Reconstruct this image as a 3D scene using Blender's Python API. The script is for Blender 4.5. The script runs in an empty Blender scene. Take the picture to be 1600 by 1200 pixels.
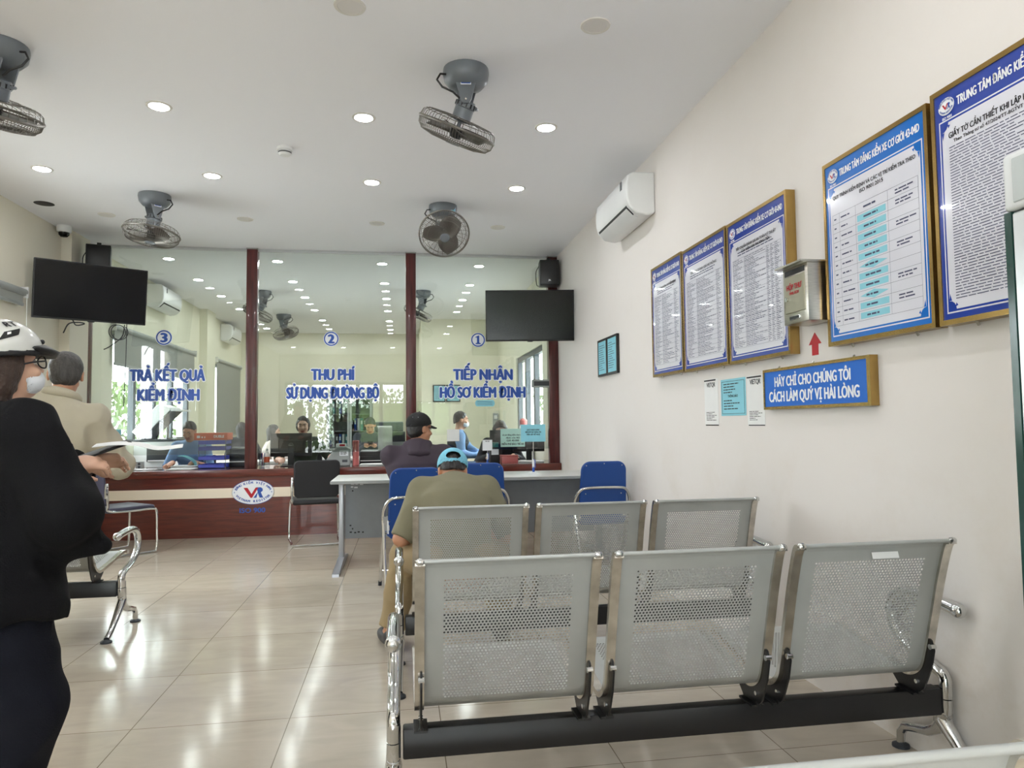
import bpy, bmesh, math, random
import numpy as np
from mathutils import Vector, Matrix, Euler
random.seed(7); np.random.seed(7)
SC = bpy.context.scene
COL = SC.collection
R = math.radians

# ------------------------------------------------------------------ camera
YAW, PITCH, ROLL, CAMH = .1551, .0558, -.0109, 1.22
def _cam():
    cy, sy, cp, sp = math.cos(YAW), math.sin(YAW), math.cos(PITCH), math.sin(PITCH)
    f = Vector((sy*cp, cy*cp, sp)); r = Vector((cy, -sy, 0)); u = r.cross(f)
    c, s = math.cos(ROLL), math.sin(ROLL)
    r2 = c*r + s*u; u2 = -s*r + c*u
    m = Matrix(((r2.x, u2.x, -f.x, 0), (r2.y, u2.y, -f.y, 0), (r2.z, u2.z, -f.z, CAMH), (0, 0, 0, 1)))
    cd = bpy.data.cameras.new('camera'); co = bpy.data.objects.new('camera', cd); COL.objects.link(co)
    cd.sensor_width = 36; cd.lens = 1100/1600*36; cd.clip_start = .05; cd.clip_end = 200
    co.matrix_world = m; SC.camera = co
_cam()
# ------------------------------------------------------------------ sky and exposure
SC.view_settings.view_transform = 'Standard'; SC.view_settings.look = 'None'
SC.view_settings.gamma = 1; SC.view_settings.use_curve_mapping = False
SC.view_settings.exposure = 0.22
W = bpy.data.worlds.new('overcast_sky'); SC.world = W; W.use_nodes = True
W.node_tree.nodes['Background'].inputs[0].default_value = (.93, .97, 1, 1)
W.node_tree.nodes['Background'].inputs[1].default_value = 15
LAMP = 140.0          # radiance of a lit downlight
SC.cycles.max_bounces = 8; SC.cycles.diffuse_bounces = 4; SC.cycles.glossy_bounces = 4
SC.cycles.transparent_max_bounces = 16; SC.cycles.caustics_reflective = False; SC.cycles.caustics_refractive = False
SC.cycles.sample_clamp_indirect = 6
def daylight(name, loc, rot, sx, sy, watts):      # daylight falling in through a glazed opening
    l = bpy.data.lights.new(name, 'AREA'); l.shape = 'RECTANGLE'; l.size = sx; l.size_y = sy
    l.energy = watts; l.color = (.93, .97, 1)
    if watts == 0: l.cycles.is_portal = True; l.energy = 1
    o = bpy.data.objects.new(name, l); COL.objects.link(o); o.location = loc; o.rotation_euler = rot
    return o
XL, XR, ZC, YP, YF, YB = -3.45, 1.873, 3.253, 8.36, -4.0, 15.95
daylight('front_portal', (-1.5, YF-.05, 1.25), (R(90), 0, 0), 3.9, 2.5, 0)
daylight('left_portal', (XL-.1, 10.7, 1.65), (0, R(-90), 0), 1.4, 3.2, 0)
daylight('right_portal', (XR+.1, 10.4, 1.6), (0, R(90), 0), 1.4, 2.2, 0)

# ------------------------------------------------------------------ materials
def lin(c):
    return tuple((v/255/12.92 if v/255 <= .04045 else ((v/255+.055)/1.055)**2.4) for v in c)
def mat(name, col, rough=.5, metal=0., spec=.5, var=None, bump=None, coat=0., emit=0., trans=0.):
    m = bpy.data.materials.new(name); m.use_nodes = True
    nt = m.node_tree; b = nt.nodes['Principled BSDF']
    c = (*lin(col), 1)
    b.inputs['Base Color'].default_value = c
    b.inputs['Roughness'].default_value = rough; b.inputs['Metallic'].default_value = metal
    b.inputs['Specular IOR Level'].default_value = spec; b.inputs['Coat Weight'].default_value = coat
    b.inputs['Transmission Weight'].default_value = trans
    if emit:
        b.inputs['Emission Color'].default_value = c; b.inputs['Emission Strength'].default_value = emit
    if var or bump:
        tc = nt.nodes.new('ShaderNodeTexCoord')
    if var:      # (scale, amount) or (scale, amount, (sx,sy,sz))
        mp = nt.nodes.new('ShaderNodeMapping'); nt.links.new(tc.outputs['Object'], mp.inputs[0])
        if len(var) > 2: mp.inputs['Scale'].default_value = var[2]
        n = nt.nodes.new('ShaderNodeTexNoise'); n.inputs['Scale'].default_value = var[0]; n.inputs['Detail'].default_value = 5
        nt.links.new(mp.outputs[0], n.inputs['Vector'])
        mr = nt.nodes.new('ShaderNodeMapRange'); mr.inputs[1].default_value = .3; mr.inputs[2].default_value = .7
        mr.inputs[3].default_value = 1-var[1]; mr.inputs[4].default_value = 1+var[1]
        nt.links.new(n.outputs[0], mr.inputs[0])
        mx = nt.nodes.new('ShaderNodeMix'); mx.data_type = 'RGBA'; mx.blend_type = 'MULTIPLY'; mx.inputs[0].default_value = 1
        mx.inputs[6].default_value = c; nt.links.new(mr.outputs[0], mx.inputs[7]); nt.links.new(mx.outputs[2], b.inputs['Base Color'])
    if bump:     # (scale, strength)
        n2 = nt.nodes.new('ShaderNodeTexNoise'); n2.inputs['Scale'].default_value = bump[0]; n2.inputs['Detail'].default_value = 4
        nt.links.new(tc.outputs['Object'], n2.inputs['Vector'])
        bp = nt.nodes.new('ShaderNodeBump'); bp.inputs['Strength'].default_value = bump[1]; bp.inputs['Distance'].default_value = .01
        nt.links.new(n2.outputs[0], bp.inputs['Height']); nt.links.new(bp.outputs[0], b.inputs['Normal'])
    return m
def thin_glass(name, tint=(231, 235, 232), gain=2.0, add=.015, rough=.0):
    m = bpy.data.materials.new(name); m.use_nodes = True; nt = m.node_tree
    for n in list(nt.nodes): nt.nodes.remove(n)
    out = nt.nodes.new('ShaderNodeOutputMaterial'); mix = nt.nodes.new('ShaderNodeMixShader')
    tr = nt.nodes.new('ShaderNodeBsdfTransparent'); tr.inputs[0].default_value = (*lin(tint), 1)
    gl = nt.nodes.new('ShaderNodeBsdfGlossy'); gl.inputs['Roughness'].default_value = rough
    fr = nt.nodes.new('ShaderNodeFresnel'); fr.inputs[0].default_value = 1.5
    ma = nt.nodes.new('ShaderNodeMath'); ma.operation = 'MULTIPLY_ADD'; ma.inputs[1].default_value = gain; ma.inputs[2].default_value = add
    ma.use_clamp = True
    ge = nt.nodes.new('ShaderNodeNewGeometry'); iv = nt.nodes.new('ShaderNodeMath'); iv.operation = 'SUBTRACT'; iv.inputs[0].default_value = 1; mm = nt.nodes.new('ShaderNodeMath'); mm.operation = 'MULTIPLY'
    nt.links.new(ge.outputs['Backfacing'], iv.inputs[1]); nt.links.new(ma.outputs[0], mm.inputs[0]); nt.links.new(iv.outputs[0], mm.inputs[1])      # only the outer face mirrors
    nt.links.new(fr.outputs[0], ma.inputs[0]); nt.links.new(mm.outputs[0], mix.inputs[0])
    nt.links.new(tr.outputs[0], mix.inputs[1]); nt.links.new(gl.outputs[0], mix.inputs[2]); nt.links.new(mix.outputs[0], out.inputs[0])
    return m
def tile_floor():
    m = mat('polished_beige_tile', (186, 172, 148), .13, spec=.55); nt = m.node_tree; b = nt.nodes['Principled BSDF']
    tc = nt.nodes.new('ShaderNodeTexCoord')
    mp = nt.nodes.new('ShaderNodeMapping'); mp.inputs['Location'].default_value = (1.086, -2.505, 0); nt.links.new(tc.outputs['Object'], mp.inputs[0])
    br = nt.nodes.new('ShaderNodeTexBrick'); br.offset = 0; br.squash = 1
    br.inputs['Scale'].default_value = 1; br.inputs['Brick Width'].default_value = .62; br.inputs['Row Height'].default_value = .62
    br.inputs['Mortar Size'].default_value = .0022; br.inputs['Mortar Smooth'].default_value = .3
    br.inputs['Color1'].default_value = (*lin((197, 186, 170)), 1); br.inputs['Color2'].default_value = (*lin((188, 177, 160)), 1)
    br.inputs['Mortar'].default_value = (*lin((120, 108, 90)), 1)
    nt.links.new(mp.outputs[0], br.inputs['Vector'])
    m2 = nt.nodes.new('ShaderNodeMapping'); m2.inputs['Rotation'].default_value = (0, 0, .5); m2.inputs['Scale'].default_value = (1.2, 3.4, 1); nt.links.new(tc.outputs['Object'], m2.inputs[0])
    n = nt.nodes.new('ShaderNodeTexNoise'); n.inputs['Scale'].default_value = 2.6; n.inputs['Detail'].default_value = 8; n.inputs['Distortion'].default_value = 1.2
    nt.links.new(m2.outputs[0], n.inputs['Vector'])
    mr = nt.nodes.new('ShaderNodeMapRange'); mr.inputs[1].default_value = .3; mr.inputs[2].default_value = .72; mr.inputs[3].default_value = .91; mr.inputs[4].default_value = 1.06
    nt.links.new(n.outputs[0], mr.inputs[0])
    mx = nt.nodes.new('ShaderNodeMix'); mx.data_type = 'RGBA'; mx.blend_type = 'MULTIPLY'; mx.inputs[0].default_value = 1
    nt.links.new(br.outputs['Color'], mx.inputs[6]); nt.links.new(mr.outputs[0], mx.inputs[7]); nt.links.new(mx.outputs[2], b.inputs['Base Color'])
    return m
def scuffed_wall(name, col, stain, low=1.1):
    m = mat(name, col, .62); nt = m.node_tree; b = nt.nodes['Principled BSDF']
    tc = nt.nodes.new('ShaderNodeTexCoord'); n = nt.nodes.new('ShaderNodeTexNoise'); n.inputs['Scale'].default_value = 2.2; n.inputs['Detail'].default_value = 7
    n.inputs['Roughness'].default_value = .65
    nt.links.new(tc.outputs['Object'], n.inputs['Vector'])
    sp = nt.nodes.new('ShaderNodeSeparateXYZ'); nt.links.new(tc.outputs['Object'], sp.inputs[0])
    mz = nt.nodes.new('ShaderNodeMapRange'); mz.inputs[1].default_value = low; mz.inputs[2].default_value = .25; mz.inputs[3].default_value = .06; mz.inputs[4].default_value = .45
    nt.links.new(sp.outputs[2], mz.inputs[0])
    mr = nt.nodes.new('ShaderNodeMapRange'); mr.inputs[1].default_value = .5; mr.inputs[2].default_value = .75; nt.links.new(n.outputs[0], mr.inputs[0])
    mu = nt.nodes.new('ShaderNodeMath'); mu.operation = 'MULTIPLY'; nt.links.new(mz.outputs[0], mu.inputs[0]); nt.links.new(mr.outputs[0], mu.inputs[1])
    mx = nt.nodes.new('ShaderNodeMix'); mx.data_type = 'RGBA'; nt.links.new(mu.outputs[0], mx.inputs[0])
    mx.inputs[6].default_value = (*lin(col), 1); mx.inputs[7].default_value = (*lin(stain), 1); nt.links.new(mx.outputs[2], b.inputs['Base Color'])
    return m
def wood(name, c1, c2, axis=(1, 12, 12)):
    m = mat(name, c1, .28, spec=.5, coat=.2); nt = m.node_tree; b = nt.nodes['Principled BSDF']
    tc = nt.nodes.new('ShaderNodeTexCoord'); mp = nt.nodes.new('ShaderNodeMapping'); mp.inputs['Scale'].default_value = axis
    nt.links.new(tc.outputs['Object'], mp.inputs[0])
    n = nt.nodes.new('ShaderNodeTexNoise'); n.inputs['Scale'].default_value = 3; n.inputs['Detail'].default_value = 6; n.inputs['Distortion'].default_value = .6
    nt.links.new(mp.outputs[0], n.inputs['Vector'])
    cr = nt.nodes.new('ShaderNodeValToRGB'); cr.color_ramp.elements[0].position = .35; cr.color_ramp.elements[1].position = .68
    cr.color_ramp.elements[0].color = (*lin(c2), 1); cr.color_ramp.elements[1].color = (*lin(c1), 1)
    nt.links.new(n.outputs[0], cr.inputs[0]); nt.links.new(cr.outputs[0], b.inputs['Base Color'])
    return m
M = dict(
    ceiling=mat('ceiling_paint', (250, 250, 254), .8), wall_r=scuffed_wall('cream_wall_paint', (234, 228, 223), (196, 176, 146)),
    wall_l=scuffed_wall('left_wall_paint', (230, 223, 206), (190, 172, 140)), wall_s=mat('pale_yellow_paint', (236, 233, 212), .6, var=(1.5, .03)),
    floor=tile_floor(), mahogany=wood('mahogany_panel', (112, 44, 30), (78, 28, 20)), mahog_v=wood('mahogany_post', (92, 34, 32), (66, 22, 22), (12, 12, 1)),
    top=mat('dark_polished_worktop', (88, 62, 60), .12, coat=.4), stripe=mat('cream_stripe', (240, 226, 204), .4),
    alu=mat('aluminium', (205, 207, 208), .3, .9), darkframe=mat('grey_window_frame', (78, 84, 90), .4), white=mat('white_plastic', (236, 237, 236), .3, var=(8, .015)),
    chrome=mat('chrome', (215, 216, 216), .09, 1., var=(14, .05)), worn=mat('worn_chrome_edge', (214, 210, 202), .24, 1., var=(18, .22)),
    seat=mat('grey_powder_coat', (173, 175, 172), .34, .2, var=(9, .05)), black=mat('black_metal', (24, 24, 26), .38, var=(10, .1)),
    blackp=mat('black_plastic', (22, 22, 24), .45, bump=(300, .05)), rubber=mat('dark_rubber', (44, 48, 54), .55, var=(20, .1)),
    screen=mat('dark_screen', (12, 12, 14), .16, spec=.25, var=(3, .1)), fan=mat('grey_fan_enamel', (108, 113, 119), .32, var=(6, .05)), wire=mat('cage_wire', (120, 116, 110), .35, .7, var=(12, .1)),
    blade=mat('fan_blade', (74, 66, 60), .35, var=(8, .15)), gold=mat('gold_frame', (168, 138, 82), .25, .9, var=(10, .12)),
    blue=mat('poster_blue', (38, 66, 160), .16, coat=.5, var=(4, .03)), blue2=mat('poster_light_blue', (26, 110, 200), .16, coat=.5, var=(4, .03)), paper=mat('poster_paper', (226, 226, 236), .16, coat=.5, var=(5, .02)),
    sheet=mat('paper_white', (238, 238, 236), .7, var=(12, .02)), cyan=mat('cyan_paper', (140, 205, 220), .6, var=(10, .03)), palegreen=mat('pale_green_paper', (178, 216, 206), .6, var=(10, .03)),
    ink=mat('ink', (70, 74, 104), .6), inkb=mat('black_ink', (30, 30, 36), .6), lblue=mat('sticker_blue', (38, 82, 172), .45), signblue=mat('sign_blue', (28, 104, 200), .55, var=(4, .03)), lwhite=mat('sticker_white', (244, 246, 250), .4),
    red=mat('red_print', (186, 24, 40), .45), steel=mat('brushed_steel', (186, 182, 172), .28, 1., var=(20, .12, (1, 1, 12))), steeld=mat('mailbox_door', (170, 166, 148), .35, .8, var=(9, .08)),
    vinyl=mat('blue_vinyl', (18, 68, 142), .42, bump=(260, .08)), blackmesh=mat('black_chair_fabric', (30, 30, 34), .55, bump=(420, .15)), violetgrey=mat('dark_violet_vinyl', (62, 60, 80), .45, bump=(300, .1)),
    desk=mat('white_desk_laminate', (218, 218, 214), .3, var=(10, .02)), panel=mat('grey_desk_panel', (142, 146, 150), .45, var=(12, .04)), post=mat('grey_desk_leg', (176, 178, 184), .3, .5),
    glass=thin_glass('partition_glass'), wglass=thin_glass('window_glass', (250, 252, 252), 1.2, 0), gedge=mat('green_glass_edge', (34, 66, 60), .15), fridge=mat('cabinet_white', (226, 229, 230), .35), inset=mat('cabinet_inset_grey', (186, 192, 192), .4, var=(6, .02)),
    lampm=mat('lit_diffuser', (249, 252, 255), .5, emit=LAMP), lampoff=mat('unlit_diffuser', (222, 218, 214), .5), lamprim=mat('lamp_rim', (226, 222, 216), .4),
    blind=mat('grey_roller_blind', (150, 152, 146), .75, var=(200, .04)), tray=mat('blue_tray_plastic', (74, 84, 190), .35, var=(5, .03)), orange=mat('orange_box_card', (226, 108, 72), .55, var=(9, .04)),
    grey=mat('grey_plastic', (160, 164, 162), .4, var=(9, .03)), greyd=mat('dark_grey_plastic', (62, 66, 70), .4, var=(9, .06)), pink=mat('pink_plastic', (190, 104, 100), .3, var=(8, .05)), clear=thin_glass('clear_plastic', (235, 238, 238), 2., .06),
    green=mat('teal_folder', (74, 160, 160), .5, var=(8, .04)), leaf=mat('leaf_green', (78, 98, 50), .6, var=(3, .3)), concrete=mat('yard_concrete', (206, 206, 204), .8, var=(1.2, .1)),
    skin=mat('skin', (190, 138, 108), .5, var=(14, .05)), skin2=mat('fair_skin', (216, 172, 146), .5, var=(14, .05)), eye=mat('eye_white', (225, 222, 216), .25), iris=mat('iris', (26, 18, 14), .2), lips=mat('lips', (164, 90, 80), .45),
    hair=mat('black_hair', (24, 21, 21), .42, bump=(90, .6), var=(60, .3, (1, 1, .1))), hairg=mat('grey_black_hair', (58, 55, 52), .5, bump=(90, .6), var=(70, .5, (1, 1, .15))), hairbr=mat('brown_hair', (58, 42, 34), .45, bump=(90, .6), var=(60, .3, (1, 1, .1))),
    jacket=mat('black_jacket_cloth', (11, 11, 14), .85, spec=.2, bump=(220, .2), var=(5, .12)), navy=mat('navy_trousers', (15, 17, 26), .85, spec=.2, bump=(220, .2), var=(5, .12)), beige=mat('beige_jacket_cloth', (176, 168, 148), .8, bump=(220, .15), var=(5, .06)), olive=mat('olive_tee_cloth', (124, 119, 96), .85, bump=(220, .15), var=(6, .06)),
    khaki=mat('khaki_trousers', (152, 132, 98), .85, bump=(220, .15), var=(6, .06)), plum=mat('plum_grey_hoodie', (60, 50, 60), .85, bump=(220, .2), var=(5, .1)), shirtb=mat('blue_shirt_cloth', (112, 148, 192), .8, bump=(220, .1), var=(6, .05)), dkgrey=mat('dark_grey_jacket', (54, 57, 66), .8, bump=(220, .15), var=(6, .08)),
    mossy=mat('dark_green_top', (60, 74, 62), .8, bump=(220, .1), var=(6, .06)), blush=mat('pale_pink_top', (214, 200, 192), .8, bump=(220, .1), var=(6, .04)), vest=mat('black_vest_cloth', (30, 32, 38), .8, bump=(220, .1)), capblue=mat('sky_blue_cap', (128, 198, 222), .75, bump=(260, .1), var=(8, .04)), capblack=mat('black_cap', (12, 12, 13), .75, bump=(260, .1), var=(8, .1)),
    helmet=mat('pearl_helmet_shell', (206, 206, 200), .22, coat=.5, var=(5, .03)), mask=mat('white_mask', (232, 234, 238), .7, bump=(200, .1)), shoe=mat('dark_shoe', (34, 32, 34), .5), lens=thin_glass('spectacle_lens', (235, 235, 235), 2., .05),
)

# ------------------------------------------------------------------ mesh building
class MB:
    def __init__(s): s.v = []; s.f = []; s.m = []; s.mats = []; s.flat = []
    def mi(s, m):
        m = M[m] if isinstance(m, str) else m
        if m not in s.mats: s.mats.append(m)
        return s.mats.index(m)
    def add(s, vs, fs, m, X=None):
        o = len(s.v); i = s.mi(m)
        if X is not None: vs = [X @ Vector(v) for v in vs]
        s.v.extend([tuple(v) for v in vs]); s.f.extend([tuple(a+o for a in f) for f in fs]); s.m.extend([i]*len(fs))
    def box(s, x0, x1, y0, y1, z0, z1, m, X=None):
        v = [(x, y, z) for z in (z0, z1) for y in (y0, y1) for x in (x0, x1)]
        s.add(v, [(0, 2, 3, 1), (4, 5, 7, 6), (0, 1, 5, 4), (2, 6, 7, 3), (0, 4, 6, 2), (1, 3, 7, 5)], m, X)
    def rbox(s, x0, x1, y0, y1, z0, z1, m, r=.01, seg=2, X=None):
        bm = bmesh.new(); bmesh.ops.create_cube(bm, size=1)
        for v in bm.verts: v.co = Vector(((x0+x1)/2+v.co.x*(x1-x0), (y0+y1)/2+v.co.y*(y1-y0), (z0+z1)/2+v.co.z*(z1-z0)))
        bmesh.ops.bevel(bm, geom=bm.edges[:], offset=min(r, .49*min(x1-x0, y1-y0, z1-z0)), segments=seg, affect='EDGES', profile=.5)
        bm.faces.index_update(); big = {f.index for f in sorted(bm.faces, key=lambda f: -f.calc_area())[:6]}; n0 = len(s.f)
        bm.verts.index_update(); s.flat += [n0+i for i, f in enumerate(bm.faces) if f.index in big]; s.add([v.co[:] for v in bm.verts], [tuple(v.index for v in f.verts) for f in bm.faces], m, X); bm.free()
    def cyl(s, a, b, r0, m, r1=None, n=16, X=None):
        s.tube([a, b], [r0, r0 if r1 is None else r1], m, n, X=X)
    def tube(s, pts, r, m, n=10, closed=False, caps=True, X=None, sq=None):
        P = [Vector(p) for p in pts]; k = len(P); rr = r if isinstance(r, (list, tuple)) else [r]*k
        T = []
        for i in range(k):
            if closed: t = P[(i+1) % k]-P[i-1]
            else: t = P[min(i+1, k-1)]-P[max(i-1, 0)]
            T.append(t.normalized())
        u = T[0].orthogonal().normalized() if sq is None else Vector(sq)
        vs = []; fs = []
        for i in range(k):
            u = (u-T[i]*u.dot(T[i])).normalized(); w = T[i].cross(u)
            for j in range(n):
                a = 2*math.pi*j/n; vs.append(P[i]+(u*math.cos(a)+w*math.sin(a))*rr[i])
        for i in range(k if closed else k-1):
            i2 = (i+1) % k
            for j in range(n): fs.append((i*n+j, i*n+(j+1) % n, i2*n+(j+1) % n, i2*n+j))
        if caps and not closed: fs += [tuple(range(n))[::-1], tuple((k-1)*n+j for j in range(n))]
        s.add(vs, fs, m, X)
    def lathe(s, prof, m, n=24, X=None):
        vs = []; fs = []; k = len(prof)
        for r, z in prof:
            for j in range(n):
                a = 2*math.pi*j/n; vs.append((max(r, 1e-5)*math.cos(a), max(r, 1e-5)*math.sin(a), z))
        for i in range(k-1):
            for j in range(n): fs.append((i*n+j, i*n+(j+1) % n, (i+1)*n+(j+1) % n, (i+1)*n+j))
        s.add(vs, fs, m, X)
    def ball(s, c, r, m, n=16, X=None):
        r = r if isinstance(r, tuple) else (r, r, r); vs = []; fs = []; h = n//2
        for i in range(h+1):
            th = math.pi*i/h
            for j in range(n):
                a = 2*math.pi*j/n; vs.append((c[0]+r[0]*math.sin(th)*math.cos(a), c[1]+r[1]*math.sin(th)*math.sin(a), c[2]+r[2]*math.cos(th)))
        for i in range(h):
            for j in range(n): fs.append((i*n+j, (i+1)*n+j, (i+1)*n+(j+1) % n, i*n+(j+1) % n))
        s.add(vs, fs, m, X)
    def prism(s, poly, d0, d1, m, X=None):          # polygon in local xy, extruded along local z
        k = len(poly); vs = [(x, y, d0) for x, y in poly]+[(x, y, d1) for x, y in poly]
        s.add(vs, [tuple(range(k))[::-1], tuple(range(k, 2*k))]+[(i, (i+1) % k, k+(i+1) % k, k+i) for i in range(k)], m, X)
    def text(s, body, h, m, X, width=None, bold=0., align='c', z=0., outline=None, om='lwhite', shear=0):
        P, F, w = glyphs(body)
        k = h/.7; sx = k if width is None else width/w
        off = {'c': -w*sx/2, 'l': 0, 'r': -w*sx}[align]
        q = [0]
        def put(dx, dy, mm, zz):        # every pass lies a hair above the last, so none is coplanar with another
            s.add([(off+x*sx+dx+shear*y, y*k+dy, zz+q[0]) for x, y in P], F, mm, X); q[0] += .00012
        if outline:
            for a in range(8): put(outline*math.cos(a*math.pi/4), outline*math.sin(a*math.pi/4), om, z)
        b = bold*h
        if bold:
            for dx, dy in ((-b, 0), (b, 0), (0, -b*.5), (0, b*.5)): put(dx, dy, m, z)
        put(0, 0, m, z)
    def build(s, name, parent=None, smooth=35, loc=None, mods=None):
        me = bpy.data.meshes.new(name); me.from_pydata(s.v, [], s.f)
        for m in s.mats: me.materials.append(m)
        me.polygons.foreach_set('material_index', s.m)
        if smooth:
            sm = [True]*len(s.f)
            for i in s.flat: sm[i] = False
            me.polygons.foreach_set('use_smooth', sm); me.set_sharp_from_angle(angle=R(smooth))
        me.update()
        o = bpy.data.objects.new(name, me); COL.objects.link(o)
        if parent: o.parent = parent
        if loc: o.location = loc
        return o
_gc = {}
def _raw(body):
    c = bpy.data.curves.new('g', 'FONT'); c.body = body; c.size = 1; c.resolution_u = 3
    o = bpy.data.objects.new('g', c); COL.objects.link(o)
    dg = bpy.context.evaluated_depsgraph_get(); dg.update()
    me = o.evaluated_get(dg).to_mesh()
    P = [(v.co.x, v.co.y) for v in me.vertices]; F = [tuple(p.vertices) for p in me.polygons]
    o.evaluated_get(dg).to_mesh_clear(); bpy.data.objects.remove(o); bpy.data.curves.remove(c)
    return P, F
HORN = dict(zip('ƠỜỚỞỢ', 'OÒÓỎỌ')); HORN.update(zip('ƯỪỨỬỰ', 'UÙÚỦỤ'))
def glyphs(body):            # outlines of a line of capitals; the horn of O and U is drawn as a stroke of its own
    if body in _gc: return _gc[body]
    plain = ''.join(HORN.get(ch, ch) for ch in body)
    P, F = _raw(plain)
    for i, ch in enumerate(body):
        if ch in HORN:
            xe = max(p[0] for p in _raw(plain[:i]+('O' if plain[i] in 'OÒÓỎỌ' else 'U'))[0]); o = len(P)
            if plain[i] in 'OÒÓỎỌ': xe -= .06
            P += [(xe-.06, .60), (xe+.03, .64), (xe+.05, .74), (xe+.13, .74), (xe+.11, .62), (xe+.0, .54)]; F += [(o, o+5, o+4, o+1), (o+1, o+4, o+3, o+2)]
    x0 = min([p[0] for p in P] or [0]); w = (max(p[0] for p in P)-x0) if P else .3
    P = [(x-x0, y) for x, y in P]
    _gc[body] = (P, F, w); return _gc[body]
def frame(o, x, y):          # matrix from origin and two axes
    x = Vector(x).normalized(); y = Vector(y).normalized(); z = x.cross(y); o = Vector(o)
    return Matrix(((x.x, y.x, z.x, o.x), (x.y, y.y, z.y, o.y), (x.z, y.z, z.z, o.z), (0, 0, 0, 1)))
def T(x, y, z): return Matrix.Translation((x, y, z))
def tag(o, label, cat, group=None):
    o['label'] = label; o['category'] = cat
    if group: o['group'] = group
    return o
def thing(name, label, cat, loc=(0, 0, 0), rz=0., group=None):
    o = bpy.data.objects.new(name, None); COL.objects.link(o); o.location = loc; o.rotation_euler = (0, 0, rz); o.empty_display_size = .05
    return tag(o, label, cat, group)
def struct(o): o['kind'] = 'structure'; return o
def dup(root, loc, rz, label, group=None):
    r = root.copy(); COL.objects.link(r); r.location = loc; r.rotation_euler = (0, 0, rz); r['label'] = label
    if group: r['group'] = group
    for ch in list(root.children):
        c = ch.copy(); COL.objects.link(c); c.parent = r
        for g in list(ch.children):
            d = g.copy(); COL.objects.link(d); d.parent = c
    return r
# ------------------------------------------------------------------ the setting
def wall_yz(name, x0, x1, y0, y1, m, holes=(), zc=ZC):
    b = MB(); ys = sorted({y0, y1, *[h[0] for h in holes], *[h[1] for h in holes]})
    for a, c in zip(ys, ys[1:]):
        hs = sorted([(h[2], h[3]) for h in holes if h[0] <= a and h[1] >= c]); z = 0
        for h0, h1 in hs:
            if h0 > z: b.box(x0, x1, a, c, z, h0, m)
            z = h1
        if z < zc: b.box(x0, x1, a, c, z, zc, m)
    return struct(b.build(name, smooth=0))
def wall_xz(name, y0, y1, x0, x1, m, holes=(), zc=ZC):
    b = MB(); xs = sorted({x0, x1, *[h[0] for h in holes], *[h[1] for h in holes]})
    for a, c in zip(xs, xs[1:]):
        hs = sorted([(h[2], h[3]) for h in holes if h[0] <= a and h[1] >= c]); z = 0
        for h0, h1 in hs:
            if h0 > z: b.box(a, c, y0, y1, z, h0, m)
            z = h1
        if z < zc: b.box(a, c, y0, y1, z, zc, m)
    return struct(b.build(name, smooth=0))
b = MB(); b.box(XL-.2, XR+.2, YF-.2, YB+.2, -.1, 0, 'floor'); struct(b.build('floor', smooth=0))
b = MB(); b.box(XL-.2, XR+.2, YF-.2, YB+.2, ZC, ZC+.1, 'ceiling'); struct(b.build('ceiling', smooth=0))
wall_yz('wall_left', XL-.2, XL, YF, YP, 'wall_l', [(5.1, 6.66, 1.0, 2.42)])
wall_yz('wall_office_left', XL-.2, XL, YP, YB, 'wall_s', [(9.1, 12.25, 1.0, 2.36), (13.8, 15.6, 1.05, 2.4)])
wall_yz('wall_right', XR, XR+.2, YF, YP, 'wall_r')
wall_yz('wall_office_right', XR, XR+.2, YP, 13.6, 'wall_s', [(9.3, 11.5, .93, 2.29)])
wall_xz('wall_back', YB, YB+.2, XL, .37, 'wall_s')
wall_xz('wall_office_end', 13.6, 13.75, .37, XR, 'wall_s')
wall_yz('wall_office_corner', .37, .5, 13.75, YB, 'wall_s')
wall_xz('wall_front', YF-.2, YF, XL, XR, 'wall_r', [(-3.3, .1, 0, 2.45), (.4, 1.4, .9, 1.9)])
b = MB(); b.box(XL, XL+.13, 12.75, 13.3, 0, ZC, 'wall_s'); struct(b.build('trim_pilaster', smooth=0))
b = MB(); b.box(XL, XL+.1, 7.75, 8.18, 0, ZC, 'wall_l'); struct(b.build('trim_pillar', smooth=0))

def window(name, axis, w0, a0, a1, z0, z1, n, bar=.06, deep=.07):
    """glazed frame with n lights in a plane x = w0 or y = w0"""
    f = MB(); g = MB()
    def bx(mb, p0, p1, q0, q1, r0, r1, m):
        if axis == 'x': mb.box(r0, r1, p0, p1, q0, q1, m)
        else: mb.box(p0, p1, r0, r1, q0, q1, m)
    d0, d1 = w0-deep/2, w0+deep/2
    bx(f, a0, a1, z0, z0+bar, d0, d1, 'darkframe'); bx(f, a0, a1, z1-bar, z1, d0, d1, 'darkframe')
    for i in range(n+1):
        c = a0+bar/2+(a1-a0-bar)*i/n; wd = bar*(.5 if i in (0, n) else .75)
        bx(f, c-wd, c+wd, z0+bar, z1-bar, d0, d1, 'darkframe')
    bx(g, a0+bar, a1-bar, z0+bar, z1-bar, w0-.003, w0+.003, 'wglass')
    o = struct(f.build(name, smooth=0)); p = g.build('window_glass', o, smooth=0); return o
window('window_1', 'x', XL-.06, 9.1, 12.25, 1.0, 2.36, 4)
window('window_2', 'x', XL-.06, 13.8, 15.6, 1.05, 2.4, 2)
window('window_3', 'x', XL-.06, 5.1, 6.66, 1.0, 2.42, 2)
window('window_4', 'x', XR+.06, 9.3, 11.5, .93, 2.29, 3, bar=.08)
window('window_5', 'y', YF-.08, .4, 1.4, .9, 1.9, 2, bar=.05)
window('door_1', 'y', YF-.08, -3.3, .1, 0, 2.45, 5, bar=.07)

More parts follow.
